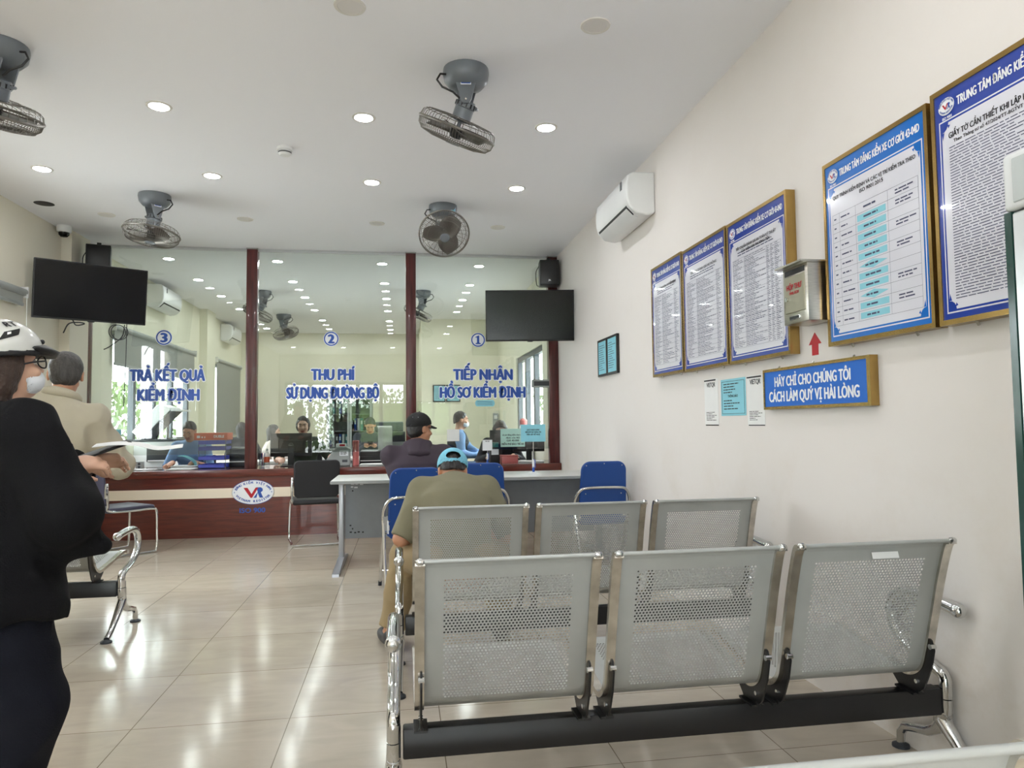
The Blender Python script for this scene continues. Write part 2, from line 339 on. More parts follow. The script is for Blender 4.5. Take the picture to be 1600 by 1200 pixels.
def blind(y0, y1, z1, z0, label, x=XL+.05):
    t = thing('roller_blind', label, 'blind', (x, (y0+y1)/2, z1)); L = (y1-y0)/2
    c = MB(); c.tube([(0, -L, 0), (0, L, 0)], .032, 'grey', 14); c.box(-.04, .03, -L-.012, -L, -.05, .05, 'white'); c.box(-.04, .03, L, L+.012, -.05, .05, 'white'); c.build('roller', t)
    d = MB(); d.box(-.004, -.001, -L+.02, L-.02, z0-z1, 0, 'blind'); d.rbox(-.012, .008, -L+.02, L-.02, z0-z1-.03, z0-z1, 'grey', .004); d.build('blind_cloth', t)
    e = MB(); e.tube([(.03, L-.02, -.02), (.035, L-.02, -.5), (.03, L-.03, -.95)], .003, 'white', 6); e.build('pull_chain', t)
    return t
blind(9.0, 12.32, 2.43, 2.0, 'grey roller blind half lowered over the office window behind counter three')
blind(13.72, 15.68, 2.46, 1.06, 'grey roller blind fully lowered at the far end of the office left wall')
blind(5.05, 6.97, 2.46, 2.36, 'rolled up grey blind above the waiting room window on the left')

# yard outside, seen through the windows and mirrored in the partition
b = MB(); b.box(-30, 30, -40, 45, -.4, -.12, 'concrete'); o = b.build('ground', smooth=0); struct(o)
def hedge(name, label, x0, x1, y0, y1, z1, n):
    b = MB()
    b.box(x0+.3*(x1-x0), x1-.3*(x1-x0), y0+.3*(y1-y0), y1-.3*(y1-y0), -.12, z1*.75, 'leaf')
    for i in range(n):
        c = Vector((random.uniform(x0, x1), random.uniform(y0, y1), random.uniform(-.05, 1)*z1)); c.z = max(c.z, 0)
        e = Euler((random.uniform(0, 6), random.uniform(0, 6), random.uniform(0, 6))).to_matrix(); s = random.uniform(.1, .22)
        b.add([c+e@Vector(v)*s for v in ((-1, 0, 0), (0, -.5, .1), (1, 0, 0), (0, .5, .1))], [(0, 1, 2, 3)], 'leaf')
    o = b.build(name, smooth=0); tag(o, label, 'hedge'); o['kind'] = 'stuff'
hedge('hedge', 'green hedge beyond the office windows on the left', -12, -10.3, 10, 36, 3.0, 3400)
hedge('hedge', 'green hedge beyond the office window on the right', 7.5, 9, 16, 40, 3.0, 3400)
hedge('hedge', 'green hedge across the yard mirrored in the glass', -9, 8, -24, -22, 3.2, 3400)

# mahogany posts of the partition, and the glass between them
def post(x, w, label, z0=.742):
    b = MB(); b.rbox(-w/2, w/2, -.055, .055, 0, ZC-z0-.012, 'mahog_v', .004); b.box(-w/2-.004, w/2+.004, -.058, .058, ZC-z0-.012, ZC-z0, 'grey')
    o = b.build('partition_post', loc=(x, YP, z0)); tag(o, label, 'post', 'mahogany posts of the glass partition')
post(-3.425, .05, 'narrow mahogany post against the left wall under the left television')
post(-1.69, .118, 'mahogany post between the glass of counters three and two')
post(.104, .118, 'mahogany post between the glass of counters two and one')
post(1.812, .118, 'mahogany post against the right wall behind the right television')
GX = [(-3.4, -1.75), (-1.63, .045), (.163, 1.753)]; GZ = .915
WHO = [('3', 'TRẢ KẾT QUẢ', 'KIỂM ĐỊNH', (-2.59, .78), (-2.577, .64), -2.636), ('2', 'THU PHÍ', 'SỬ DỤNG ĐƯỜNG BỘ', (-.79, .48), (-.788, 1.03), -.812), ('1', 'TIẾP NHẬN', 'HỒ SƠ KIỂM ĐỊNH', (.958, .70), (.955, 1.015), .90)]
for (x0, x1), (num, l1, l2, (c1, w1), (c2, w2), cx) in zip(GX, WHO):
    t = thing('partition_glazing', 'tall glass partition pane with blue lettering for counter number '+num, 'glass', (x0, YP, GZ), 0, 'panes of the counter partition')
    g = MB(); w = x1-x0
    seam = w*(.52 if num == '1' else .5)
    g.box(0, w, -.005, .005, .003, ZC-GZ-.03, 'glass'); g.build('glass_sheet', t, smooth=0)
    e = MB(); e.box(.0, w, -.005, .005, -.003, .003, 'clear'); e.build('bottom_edge', t, smooth=0)
    k = MB(); k.box(0, w, -.012, .012, ZC-GZ-.03, ZC-GZ, 'alu'); k.build('top_channel', t, smooth=0)
    F = lambda px, pz: frame((px-x0, -.0065, pz-GZ), (1, 0, 0), (0, 0, 1))
    z1, z2 = (1.737, 1.517) if num == '3' else (1.745, 1.532)
    d = MB()
    for body, cc, ww, zz, h in ((l1, c1, w1, z1, .125), (l2, c2, w2, z2, .125)):
        d.text(body, h, 'lblue', F(cc, zz), width=ww, bold=.075, outline=.016)
    d.build('lettering', t, smooth=0)
    n = MB(); X = F(cx, 2.222)
    for ra, rb, mm, zz in ((0, .088, 'lwhite', 0), (.069, .083, 'lblue', .001)):
        vs = []; N = 40
        for q in range(N):
            a = 2*math.pi*q/N; vs += [(ra*math.cos(a), ra*math.sin(a), zz), (rb*math.cos(a), rb*math.sin(a), zz)]
        n.add(vs, [(2*q, 2*q+1, (2*q+3) % (2*N), (2*q+2) % (2*N)) for q in range(N)], mm, X)
    if num == '1': n.prism([(-.03, -.05), (.03, -.05), (.03, -.038), (.014, -.035), (.014, .052), (.004, .052), (-.03, .036), (-.03, .026), (-.012, .03), (-.012, -.035), (-.03, -.038)], .002, .003, 'lblue', X)
    else: n.text(num, .1, 'lblue', X @ T(0, -.05, .0), width=.062, bold=.1, z=.002)
    n.build('number_emblem', t, smooth=0)

# ------------------------------------------------------------------ counter
YC = 8.21
t = thing('service_counter', 'long mahogany counter under the glass with cream stripe and oval emblem', 'counter', (0, YC, 0))
b = MB(); b.box(XL+.005, XR-.005, .03, .06, 0, .70, 'mahogany'); b.build('front_panel', t, smooth=0)
b = MB(); b.box(XL+.005, XR-.005, .026, .03, .43, .537, 'stripe'); b.build('front_stripe', t, smooth=0)
b = MB(); b.rbox(XL+.005, XR-.005, 0, .80, .66, .742, 'mahogany', .006); b.box(XL+.006, XR-.006, .012, .795, .742, .7435, 'top'); b.build('worktop', t)
b = MB(); X = frame((-1.64, .0252, .487), (1, 0, 0), (0, 0, 1))
N = 48
b.add([(0, 0, 0)]+[(.222*math.cos(2*math.pi*i/N), .131*math.sin(2*math.pi*i/N), 0) for i in range(N)], [(0, i+1, (i+1) % N+1) for i in range(N)], 'lwhite', X)
b.add([(.222*math.cos(2*math.pi*i/N), .131*math.sin(2*math.pi*i/N), -.0008) for i in range(N)]+[(.228*math.cos(2*math.pi*i/N), .136*math.sin(2*math.pi*i/N), -.0008) for i in range(N)], [(i, (i+1) % N, N+(i+1) % N, N+i) for i in range(N)], 'lblue', X)
def vr_logo(b, X, s):     # red tick and blue R over the horizontal bar
    b.add([(x*s, y*s, .0012) for x, y in ((-.62, .3), (-.36, .3), (-.1, -.12), (.16, .3), (.34, .3), (-.06, -.38), (-.16, -.38))], [(0, 1, 2, 6), (2, 3, 4, 5), (2, 5, 6)], 'red', X)
    b.add([(x*s, y*s, .001) for x, y in ((.2, .32), (.5, .32), (.62, .22), (.62, .08), (.5, -.02), (.66, -.38), (.42, -.38), (.3, -.05), (.22, -.38), (.02, -.38), (.3, .0))], [(0, 1, 2, 3, 4, 10), (4, 5, 6, 7), (10, 4, 7), (7, 8, 9, 10)], 'lblue', X)
def arc_text(b, body, X, rx, ry, h, a0, a1, m, flip=False, bold=.06):
    n = len(body)
    for i, ch in enumerate(body):
        if ch == ' ': continue
        a = R(a0+(a1-a0)*(i+.5)/n); p = Vector((rx*math.cos(a), ry*math.sin(a), .001))
        tx, ty = -rx*math.sin(a), ry*math.cos(a)
        if not flip: tx, ty = -tx, -ty
        ang = math.atan2(ty, tx)
        b.text(ch, h, m, X @ T(*p) @ Matrix.Rotation(ang, 4, 'Z'), bold=bold)
vr_logo(b, X, .165)
arc_text(b, 'ĐĂNG KIỂM VIỆT NAM', X, .178, .094, .024, 166, 14, 'lblue', bold=.08)
arc_text(b, 'VIETNAM REGISTER', X, .196, .112, .024, 200, 340, 'lblue', flip=True, bold=.08)
for sx in (-1, 1):
    b.add([(sx*.198+.009*math.cos(a*math.pi/5+math.pi/2)*(1 if a % 2 == 0 else .4), .009*math.sin(a*math.pi/5+math.pi/2)*(1 if a % 2 == 0 else .4), .001) for a in range(10)], [tuple(range(10))], 'lblue', X)
b.text('ISO 900', .052, 'lblue', frame((-1.645, .0252, .262), (1, 0, 0), (0, 0, 1)), width=.27, bold=.05)
b.build('oval_emblem', t, smooth=0)

# ------------------------------------------------------------------ ceiling fittings
def downlight(lit):
    t = thing('downlight', '', 'ceiling light', (0, 0, ZC))
    b = MB(); b.lathe([(.058, -.003), (.06, -.006), (.075, -.005), (.078, 0)], 'lamprim', 28); b.build('trim_ring', t)
    d = MB(); d.lathe([(.0, -.004), (.0585, -.004)], 'lampm' if lit else 'lampoff', 28); d.build('diffuser', t, smooth=0)
    return t
CXS = [-2.785, -1.52, -.247, .984]
COLW = ['leftmost', 'second from the left', 'third from the left', 'rightmost']
rows = [(-2.1, 1, 'in the row by the entrance doors'), (.87, 1, 'in the row over the bottom right bench'), (2.13, 1, 'in the row above the nearest bench'), (3.393, 0, 'in the unlit row in front of the two nearer fans'), (4.65, 1, 'in the row just beyond the two nearer fans'),
        (5.915, 1, 'in the row in front of the two farther fans'), (7.138, 0, 'in the unlit row between the farther fans and the partition'), (8.95, 1, 'in the office row nearest the glass'), (10.2, 1, 'in the second office row behind the glass'),
        (11.45, 1, 'in the third office row behind the glass'), (12.7, 1, 'in the fourth office row behind the glass'), (13.95, 1, 'in the fifth office row behind the glass'), (15.2, 1, 'in the office row nearest the far wall')]
proto = {}
for y, lit, where in rows:
    for x, cw in zip(CXS, COLW):
        if y > 13.6 and x > .3: continue
        lab = f"{'lit' if lit else 'unlit'} round ceiling downlight, {cw} {where}".replace('second from the left','second').replace('third from the left','third')
        if lit not in proto: o = proto[lit] = downlight(lit); o.location = (x, y, ZC); o['label'] = lab
        else: o = dup(proto[lit], (x, y, ZC), 0, lab)
        o['group'] = 'lit downlights' if lit else 'unlit downlights'

def fan(name, label, loc, tilt, az, cable_side=1, sticker=None, yaw=None):
    """orbit fan; the cage axis is tipped by `tilt` towards azimuth `az`"""
    t = thing(name, label, 'ceiling fan', loc, 0, 'orbit fans under the ceiling')
    b = MB(); b.lathe([(.13, 0), (.133, -.022), (.126, -.065), (.098, -.098), (.05, -.112), (0, -.114)], 'fan', 32)
    for q in range(3): b.ball((.112*math.cos(q*2.1+.4), .112*math.sin(q*2.1+.4), -.03), .009, 'fan', 8)
    b.build('ceiling_base', t)
    Z = Matrix.Rotation(az if yaw is None else yaw, 4, 'Z')
    y = MB()
    for s in (-1, 1):
        X = Z @ T(0, s*.062, 0) @ Matrix.Rotation(R(90), 4, 'X')
        y.prism([(-.075, -.03), (.075, -.03), (.03, -.2), (.018, -.222), (-.018, -.222), (-.03, -.2)], -.005, .005, 'fan', X)
        y.ball((Z @ Vector((0, s*.07, -.2)))[:], .009, 'chrome', 8)
    y.tube([(Z @ Vector((0, -.066, -.2)))[:], (Z @ Vector((0, .066, -.2)))[:]], .008, 'fan', 8)
    y.build('yoke', t)
    H = Matrix.Rotation(az, 4, 'Z') @ T(0, 0, -.2) @ Matrix.Rotation(tilt, 4, 'Y')       # axis points along -z of H
    m = MB(); m.lathe([(0, .02), (.05, .018), (.06, 0), (.062, -.02), (.055, -.024), (.055, -.085), (.04, -.1), (.012, -.104), (.012, -.15)], 'fan', 24, H)
    for q in range(14):
        a = q*2*math.pi/14; m.box(-.004, .004, .05, .063, -.018, .006, 'blackp', H @ Matrix.Rotation(a, 4, 'Z'))
    m.tube([(H @ Vector((.07*math.cos(a), .07*math.sin(a), -.005)))[:] for a in np.linspace(.3, 2.6, 10)], .008, 'fan', 8)
    m.build('motor', t)
    c = MB(); RR = .228
    prof_b = [(.062, -.092), (.12, -.086), (.19, -.092), (.218, -.108), (RR, -.145)]
    prof_f = [(RR, -.150), (.222, -.185), (.195, -.212), (.13, -.226), (.045, -.23)]
    for i in range(30):
        a = 2*math.pi*i/30; c.tube([(H @ Vector((r*math.cos(a), r*math.sin(a), z)))[:] for r, z in prof_b], .0017, 'wire', 4)
    for i in range(84):
        a = 2*math.pi*i/84; c.tube([(H @ Vector((r*math.cos(a+.35*(RR-r)/RR), r*math.sin(a+.35*(RR-r)/RR), z)))[:] for r, z in prof_f], .0016, 'wire', 4)
    for r, z, q in ((RR, -.147, .008), (.205, -.098, .0022), (.13, -.087, .0022), (.066, -.092, .004), (.16, -.219, .002), (.2, -.21, .002)):
        c.tube([(H @ Vector((r*math.cos(a), r*math.sin(a), z)))[:] for a in np.linspace(0, 2*math.pi, 48, endpoint=False)], q, 'wire', 6, closed=True)
    c.build('wire_cage', t)
    for k in range(3):
        p = MB(); n = 8; vs = []; a0 = k*2*math.pi/3+az
        for i in range(n+1):
            r = .03+.165*i/n; wdt = .035+.075*math.sin(math.pi*(.15+.75*i/n))
            for j in range(5):
                v = (j/4-.5); ang = a0+v*wdt*1.9/max(r, .07)
                vs.append((r*math.cos(ang), r*math.sin(ang), -.155-v*.05))
        p.add(vs, [(i*5+j, i*5+j+1, (i+1)*5+j+1, (i+1)*5+j) for i in range(n) for j in range(4)], 'blade', H)
        o = p.build('fan_blade', t, smooth=60); md = o.modifiers.new('thick', 'SOLIDIFY'); md.thickness = .003
    h = MB(); h.lathe([(0, -.2), (.03, -.196), (.036, -.18), (.036, -.13), (0, -.13)], 'blackp', 20, H); h.lathe([(0, -.236), (.04, -.234), (.047, -.228), (.04, -.222)], 'fan', 24, H)
    h.build('hub_cap', t)
    w = MB(); s = cable_side
    w.tube([(.1*s, -.04, -.05), (.15*s, -.06, -.06), (.17*s, -.07, -.1), (.14*s, -.07, -.14), (.08*s, -.06, -.16), (.04*s, -.05, -.19)], .006, 'blackp', 8); w.build('power_cable', t)
    if sticker:
        sk = MB(); X = Z @ frame((0, -.0685, -.075), (1, 0, 0), (0, 0, 1)) if sticker != 2 else T(.09, -.085, -.05) @ frame((0, 0, 0), (.75, .66, 0), (.0, .0, 1))
        sk.box(-.03, .03, -.042, .042, 0, .0015, 'lwhite', X); sk.box(-.026, .026, -.036, .018, .0015, .002, 'cyan' if sticker == 3 else 'lblue', X); sk.box(-.022, .022, -.03, .01, .002, .0024, 'cyan', X)
        sk.build('rating_sticker', t, smooth=0)
    return t
fan('orbit_fan', 'grey ceiling orbit fan with blue sticker, above the front bench', (.367, 3.94, ZC), R(29), R(-48), -1, 1, R(-6))
fan('orbit_fan', 'grey ceiling orbit fan cut by the left edge, above the man in beige', (-2.10, 4.0, ZC), R(28), R(-45), 1, None, R(-8))
fan('orbit_fan', 'grey ceiling orbit fan hanging level, left of the partition posts near the left television', (-2.14, 6.48, ZC), R(8), R(40), 1, 1)
fan('orbit_fan', 'grey ceiling orbit fan facing the camera, in front of the right partition post', (.38, 6.49, ZC), R(50), R(92), -1, 2)
fan('orbit_fan', 'grey orbit fan in the office behind the left partition post', (-2.08, 10.99, ZC), R(30), R(-20), 1)
fan('orbit_fan', 'grey orbit fan farthest back in the office, right of the left post', (-2.14, 13.3, ZC), R(20), R(150), 1)
fan('orbit_fan', 'grey orbit fan in the office just right of the right partition post', (.31, 10.76, ZC), R(28), R(-20), 1)
# smoke detector, dome camera, open speaker cut-out
t = thing('smoke_detector', 'white round smoke detector on the ceiling', 'smoke detector', (-.845, 5.245, ZC))
b = MB(); b.lathe([(.055, 0), (.056, -.018), (.05, -.022), (.05, -.026)], 'white', 28); b.build('base_plate', t)
b = MB(); b.lathe([(.046, -.024), (.047, -.045), (.035, -.058), (0, -.06)], 'white', 28); b.build('detector_head', t)
b = MB(); b.lathe([(.0472, -.034), (.0476, -.036), (.0476, -.042), (.0468, -.044)], 'greyd', 28); b.build('sensing_slot', t)
t = thing('security_camera', 'white dome security camera on the ceiling above the left television', 'camera', (-3.36, 7.6, ZC))
b = MB(); b.lathe([(.065, 0), (.068, -.05), (.06, -.065), (.05, -.067)], 'white', 28); b.build('housing', t)
b = MB(); b.lathe([(.05, -.066), (.047, -.09), (.03, -.11), (0, -.115)], 'screen', 24); b.build('dark_dome', t)
b = MB(); b.lathe([(0, -.001), (.075, -.001), (.082, 0)], 'blackp', 28); o = b.build('ceiling_opening', loc=(-3.2, 6.85, ZC)); tag(o, 'dark round hole left in the ceiling near the dome camera', 'hole')
# ------------------------------------------------------------------ perforated steel benches
def smooth_path(pts, n=8):
    out = []; P = [Vector(p) for p in pts]; P = [2*P[0]-P[1]]+P+[2*P[-1]-P[-2]]
    for i in range(1, len(P)-2):
        for j in range(n):
            t = j/n; a, b, c, d = P[i-1:i+3]
            out.append(.5*((2*b)+(c-a)*t+(2*a-5*b+4*c-d)*t*t+(3*b-a-3*c+d)*t**3))
    return out+[P[-2]]
def ribbon(b, prof, x0, x1, t0, t1, m):          # strip of thickness t0..t1 following a (y, z) profile
    n = len(prof); vs = []
    for i, p in enumerate(prof):
        d = (prof[min(i+1, n-1)]-prof[max(i-1, 0)]).normalized(); nn = Vector((-d.y, d.x))
        for x, t in ((x0, t0), (x1, t0), (x1, t1), (x0, t1)):
            q = p+nn*t; vs.append((x, q.x, q.y))
    fs = [(4*i+j, 4*i+(j+1) % 4, 4*i+4+(j+1) % 4, 4*i+4+j) for i in range(n-1) for j in range(4)]+[(3, 2, 1, 0), (4*n-4, 4*n-3, 4*n-2, 4*n-1)]
    b.add(vs, fs, m)
PROF = smooth_path([(-.205, .838), (-.188, .832), (-.172, .80), (-.14, .70), (-.105, .57), (-.075, .46), (-.05, .40), (.0, .368), (.06, .368), (.2, .388), (.34, .412), (.40, .418), (.425, .405)], 10)
SW = .515
def perforated_shell(prof, x0, x1):
    S = [0]
    for a, c in zip(prof, prof[1:]): S.append(S[-1]+(c-a).length)
    L = S[-1]
    def at(v):
        i = min(max(int(np.searchsorted(S, v))-1, 0), len(prof)-2); t = (v-S[i])/(S[i+1]-S[i])
        p = prof[i].lerp(prof[i+1], t); d0 = (prof[min(i+1, len(prof)-1)]-prof[max(i-1, 0)]).normalized(); d1 = (prof[min(i+2, len(prof)-1)]-prof[i]).normalized()
        d = d0.lerp(d1, t).normalized(); return p, Vector((-d.y, d.x))
    pit, row, rad = .0106, .0092, .0036
    zones = [(.075, .47), (.56, .885)]
    uv = []; F = []; rims = []
    ua, ub = x0+.068, x1-.058; ncol = int((ub-ua)/pit); ub = ua+ncol*pit
    def quad(u0, u1, v0, v1):
        o = len(uv); uv.extend([(u0, v0), (u1, v0), (u1, v1), (u0, v1)]); F.append((o, o+1, o+2, o+3))
    v = 0; bands = []
    for za, zb in zones:
        nr = int((zb-za)/row); zb = za+nr*row
        bands += [('p', v, za)]; 
        for r in range(nr):
            va = za+r*row; vb = va+row
            quad(x0, ua, va, vb); quad(ub, x1, va, vb)
            sh = pit/2 if r % 2 else 0
            if sh: quad(ua, ua+sh, va, vb); quad(ub-pit+sh, ub, va, vb)
            for k in range(ncol-(1 if sh else 0)):
                ca = ua+sh+k*pit; cx, cv = ca+pit/2, (va+vb)/2; o = len(uv)
                hw, hv = pit/2, row/2
                for dx, dv in ((-1, -1), (0, -1), (1, -1), (1, 0), (1, 1), (0, 1), (-1, 1), (-1, 0)): uv.append((cx+dx*hw, cv+dv*hv))
                for q in range(8):
                    a = math.pi*(1.25+q*.25); uv.append((cx+rad*math.cos(a), cv+rad*math.sin(a)))
                for q in range(8):
                    q2 = (q+1) % 8; F.append((o+q, o+q2, o+8+q2, o+8+q)); rims.append((o+8+q, o+8+q2))
        v = zb
    bands += [('p', v, L)]
    for _, a, c in bands:
        n = max(1, int((c-a)/.012))
        for i in range(n): quad(x0, x1, a+(c-a)*i/n, a+(c-a)*(i+1)/n)
    cache = {}
    top = []; bot = []
    for u, vv in uv:
        k = round(vv, 6)
        if k not in cache: cache[k] = at(vv)
        p, nn = cache[k]; a = p+nn*.001; c = p-nn*.001
        top.append((u, a.x, a.y)); bot.append((u, c.x, c.y))
    n = len(uv); b = MB()
    b.add(top+bot, F+[tuple(i+n for i in f[::-1]) for f in F]+[(b0, a0, a0+n, b0+n) for a0, b0 in rims], 'seat')
    for e in (0, -1):
        b.tube([(x0, *prof[e]), (x1, *prof[e])], .0065, 'seat', 10)
    return b
_shell = None
def make_bench(nseat, label, loc, group='perforated steel benches'):
    global _shell
    t = thing('waiting_bench', label, 'bench', loc, 0, group)
    W = .046+.573*nseat+.05
    b = MB(); b.rbox(0, W, 0, .05, .212, .302, 'black', .006); b.build('beam', t)
    for i in range(nseat):
        x0 = .046+.573*i
        if _shell is None:
            s = perforated_shell(PROF, 0, SW).build('seat_shell', t, smooth=50); _shell = s.data
        else:
            s = bpy.data.objects.new('seat_shell', _shell); COL.objects.link(s); s.parent = t
        s.location = (x0, 0, 0)
        for q in (0, 1):
            r = MB(); xa = -.012 if q == 0 else SW-.016
            ribbon(r, PROF, xa, xa+.028, -.011, .006, 'worn')
            for e in (0, -1): r.ball((xa+.014, PROF[e].x, PROF[e].y), (.015, .011, .011), 'chrome', 10)
            r.build('side_rail', s)
            k = MB(); xk = .004 if q == 0 else SW-.010
            k.prism([(-.105, .50), (-.115, .47), (-.10, .41), (-.062, .33), (-.03, .304), (.055, .304), (.10, .345), (.075, .362), (.02, .36), (-.035, .38), (-.065, .41), (-.085, .46), (-.095, .505)], 0, .006, 'black', frame((xk, 0, 0), (0, 1, 0), (0, 0, 1)))
            k.box(xk-.018, xk+.024, -.035, .055, .302, .309, 'black')
            k.tube([(xk-.006, -.105, .48), (xk+.012, -.105, .48)], .009, 'chrome', 10); k.tube([(xk-.004, -.03, .345), (xk+.01, -.03, .345)], .007, 'chrome', 10)
            k.tube([(xk+.003, -.042, .312), (xk+.003, -.03, .312)], .008, 'black', 8)
            k.build('seat_bracket', s)
    for x in (-.028, W+.003+.02):
        f = MB(); p = lambda y, z: (x, y, z)
        f.tube([p(.012, .262), p(.012, .245), p(.02, .21), p(.03, .186), p(-.05, .115), p(-.13, .05), p(-.19, .018)], [.0215, .0215, .023, .026, .021, .017, .016], 'chrome', 12)
        f.tube([p(.01, .215), p(.05, .15), p(.1, .118), p(.17, .10), p(.22, .085), p(.243, .055), p(.247, .018)], [.02, .021, .018, .0165, .0165, .016, .015], 'chrome', 12)
        f.box(x-.012, x+.012, .0, .06, .16, .255, 'chrome')
        f.box(min(x, x-.01 if x > 0 else x+.01)-.012, max(x, x-.01 if x > 0 else x+.01)+.012, .002, .048, .22, .296, 'black')
        o = f.build('leg_frame', t)
        for yy in (-.195, .247):
            d = MB(); d.lathe([(0, .018), (.014, .017), (.03, .009), (.031, 0), (0, 0)], 'rubber', 18, T(x, yy, 0)); d.build('foot_pad', o)
        a = MB(); pts = smooth_path([p(.012, .266), p(.012, .33), p(.05, .352), p(.15, .378), p(.235, .425), p(.27, .49), p(.25, .55), p(.19, .583), p(.1, .589), p(0, .583), p(-.055, .578)], 5)
        a.tube(pts, [.021]*len(pts), 'chrome', 14); a.ball(p(-.062, .577), .025, 'chrome', 16); a.build('armrest', t)
    return t
BN = make_bench(3, 'nearest grey perforated three-seat bench, its backs towards the camera', (0, 2.2, 0))
b = MB(); b.box(-.045, .045, -.0008, .0008, -.01, .01, 'sheet'); o = b.build('paper_tag', BN, smooth=0); o.location = (1.485, 2.2-.184-2.2-.003, .808-.01); o.rotation_euler = (R(-18), 0, 0); o['label'] = 'white paper tag stuck on the seat back'
make_bench(3, 'grey perforated three-seat bench in front of the nearest one, man in cap sitting on it', (.012, 3.46, 0))
make_bench(2, 'chrome-armed steel bench on the left behind the woman with the helmet', (-1.663-1.265, 4.575, 0))
make_bench(3, 'steel bench at the bottom right edge, only a back rail in view', (-.975, .943, 0))

# ------------------------------------------------------------------ chairs
def rounded_plate(b, w0, w1, z0, z1, r, y0, y1, m, lean=0., yo=0.):
    """upright pad: width w0 at the bottom, w1 at the top, rounded upper corners"""
    P = [(-w0, z0+.03), (-w0+.03, z0), (w0-.03, z0), (w0, z0+.03)]
    for i in range(9):
        a = R(90*i/8); P.append((w1-r+r*math.cos(a), z1-r+r*math.sin(a)))
    for i in range(9):
        a = R(90+90*i/8); P.append((-w1+r+r*math.cos(a), z1-r+r*math.sin(a)))
    b.prism(P, y0, y1, m, Matrix(((1, 0, 0, 0), (0, math.sin(lean)*-1, -1, math.sin(lean)*z0+yo), (0, math.cos(lean), 0, 0), (0, 0, 0, 1))))
def visitor_chair(label, loc, rz, m, scale=1):
    t = thing('visitor_chair', label, 'chair', loc, rz, 'padded chairs on chrome sled legs')
    b = MB(); rounded_plate(b, .222, .228, .495, .88, .05, -.015, .015, m, R(9), -.218); o = b.build('backrest', t, smooth=60); md = o.modifiers.new('round', 'BEVEL'); md.width = .012; md.segments = 3; md.limit_method = 'ANGLE'; md.angle_limit = R(50)
    b = MB(); b.rbox(-.235, .235, -.215, .235, .415, .465, m, .022, 3); b.build('seat', t)
    for s in (-1, 1):
        x = s*.24
        pts = smooth_path([(x, -.235, .66), (x, -.225, .5), (x, -.21, .44), (x, 0, .425), (x, .2, .425), (x+s*.005, .24, .395), (x+s*.012, .245, .2), (x+s*.015, .24, .04), (x+s*.012, .2, .013), (x, 0, .012), (x, -.2, .012)], 4)
        b = MB(); b.tube(pts, .0115, 'chrome', 10); b.build('side_frame', t)
        c = MB(); c.rbox(x-.012, x+.012, -.255, -.228, .56, .70, 'chrome', .004); c.tube([(x-.014, -.24, .67), (x+.014, -.24, .67)], .006, 'black', 8); c.tube([(x-.014, -.24, .6), (x+.014, -.24, .6)], .006, 'black', 8); c.build('back_bracket', t)
    b = MB(); b.tube([(-.24, -.2, .012), (-.22, -.225, .012), (.22, -.225, .012), (.24, -.2, .012)], .0115, 'chrome', 10); b.tube([(-.24, .08, .42), (.24, .08, .42)], .01, 'chrome', 10); b.build('cross_tube', t)
    return t
visitor_chair('black padded chair with chrome sled legs at the left end of the desk', (-.90, 7.66, 0), R(10), 'blackmesh')
visitor_chair('dark violet padded chair turned sideways at counter three', (-2.73, 7.42, 0), R(-42), 'violetgrey')

def folding_chair(label, loc, rz):
    t = thing('folding_chair', label, 'chair', loc, rz, 'blue folding chairs at the desk')
    b = MB(); rounded_plate(b, .205, .19, .39, .915, .075, -.016, .016, 'vinyl', R(9))
    o = b.build('backrest', t, smooth=60); md = o.modifiers.new('round', 'BEVEL'); md.width = .012; md.segments = 3; md.limit_method = 'ANGLE'; md.angle_limit = R(50)
    b = MB(); b.rbox(-.205, .205, .02, .40, .405, .445, 'vinyl', .018, 3); b.build('seat', t)
    b = MB(); pts = smooth_path([(-.232, -.012, .52), (-.228, -.03, .60), (-.19, -.06, .67), (-.12, -.075, .69), (.12, -.075, .69), (.19, -.06, .67), (.228, -.03, .60), (.232, -.012, .52)], 6)
    b.tube(pts, .0125, 'chrome', 12); b.build('back_loop', t)
    for s in (-1, 1):
        x = s*.232
        b = MB(); b.tube([(x, -.012, .53), (x, -.03, .48), (x, -.235, .02)], .0115, 'chrome', 10); o = b.build('leg', t)
        c = MB(); c.tube([(x, -.226, .04), (x, -.243, 0)], .0145, 'rubber', 10); c.build('rubber_foot', o)
        b = MB(); b.tube([(x*.96, -.005, .50), (x*.96, .02, .44), (x*1.0, .24, .02)], .0115, 'chrome', 10); o = b.build('leg', t)
        c = MB(); c.tube([(x*1.0, .232, .036), (x*1.0, .249, 0)], .0145, 'rubber', 10); c.build('rubber_foot', o)
        k = MB(); k.prism([(-.06, .43), (.03, .42), (.05, .47), (.02, .55), (-.03, .53)], -.004, .004, 'alu', frame((s*.2, 0, 0), (0, 1, 0), (0, 0, 1)))
        k.box(s*.2-.035, s*.2+.012, -.032, -.026, .45, .55, 'alu'); k.tube([(s*.19, -.04, .52), (s*.19, -.026, .52)], .006, 'chrome', 8); k.tube([(x-.014*s, -.012, .535), (x-.014*s, -.012, .47)], .006, 'blackp', 8)
        k.build('hinge_plate', t)
    b = MB(); b.tube([(-.232, .19, .12), (.232, .19, .12)], .006, 'chrome', 8); b.tube([(-.232, -.17, .16), (.232, -.17, .16)], .006, 'chrome', 8); b.tube([(-.22, .03, .425), (.22, .03, .425)], .008, 'chrome', 8); b.build('stretcher', t)
    b = MB()
    for q in (-.15, .15):
        for z in (.87, .64): b.ball((q, -.0165-(z-.39)*.156, z), .006, 'chrome', 8)
    b.ball((0, -.0165-.076, .885), .006, 'chrome', 8); b.build('back_screws', t)
    return t
folding_chair('blue folding chair with the man in the black cap on it', (.09, 5.31, 0), R(7))
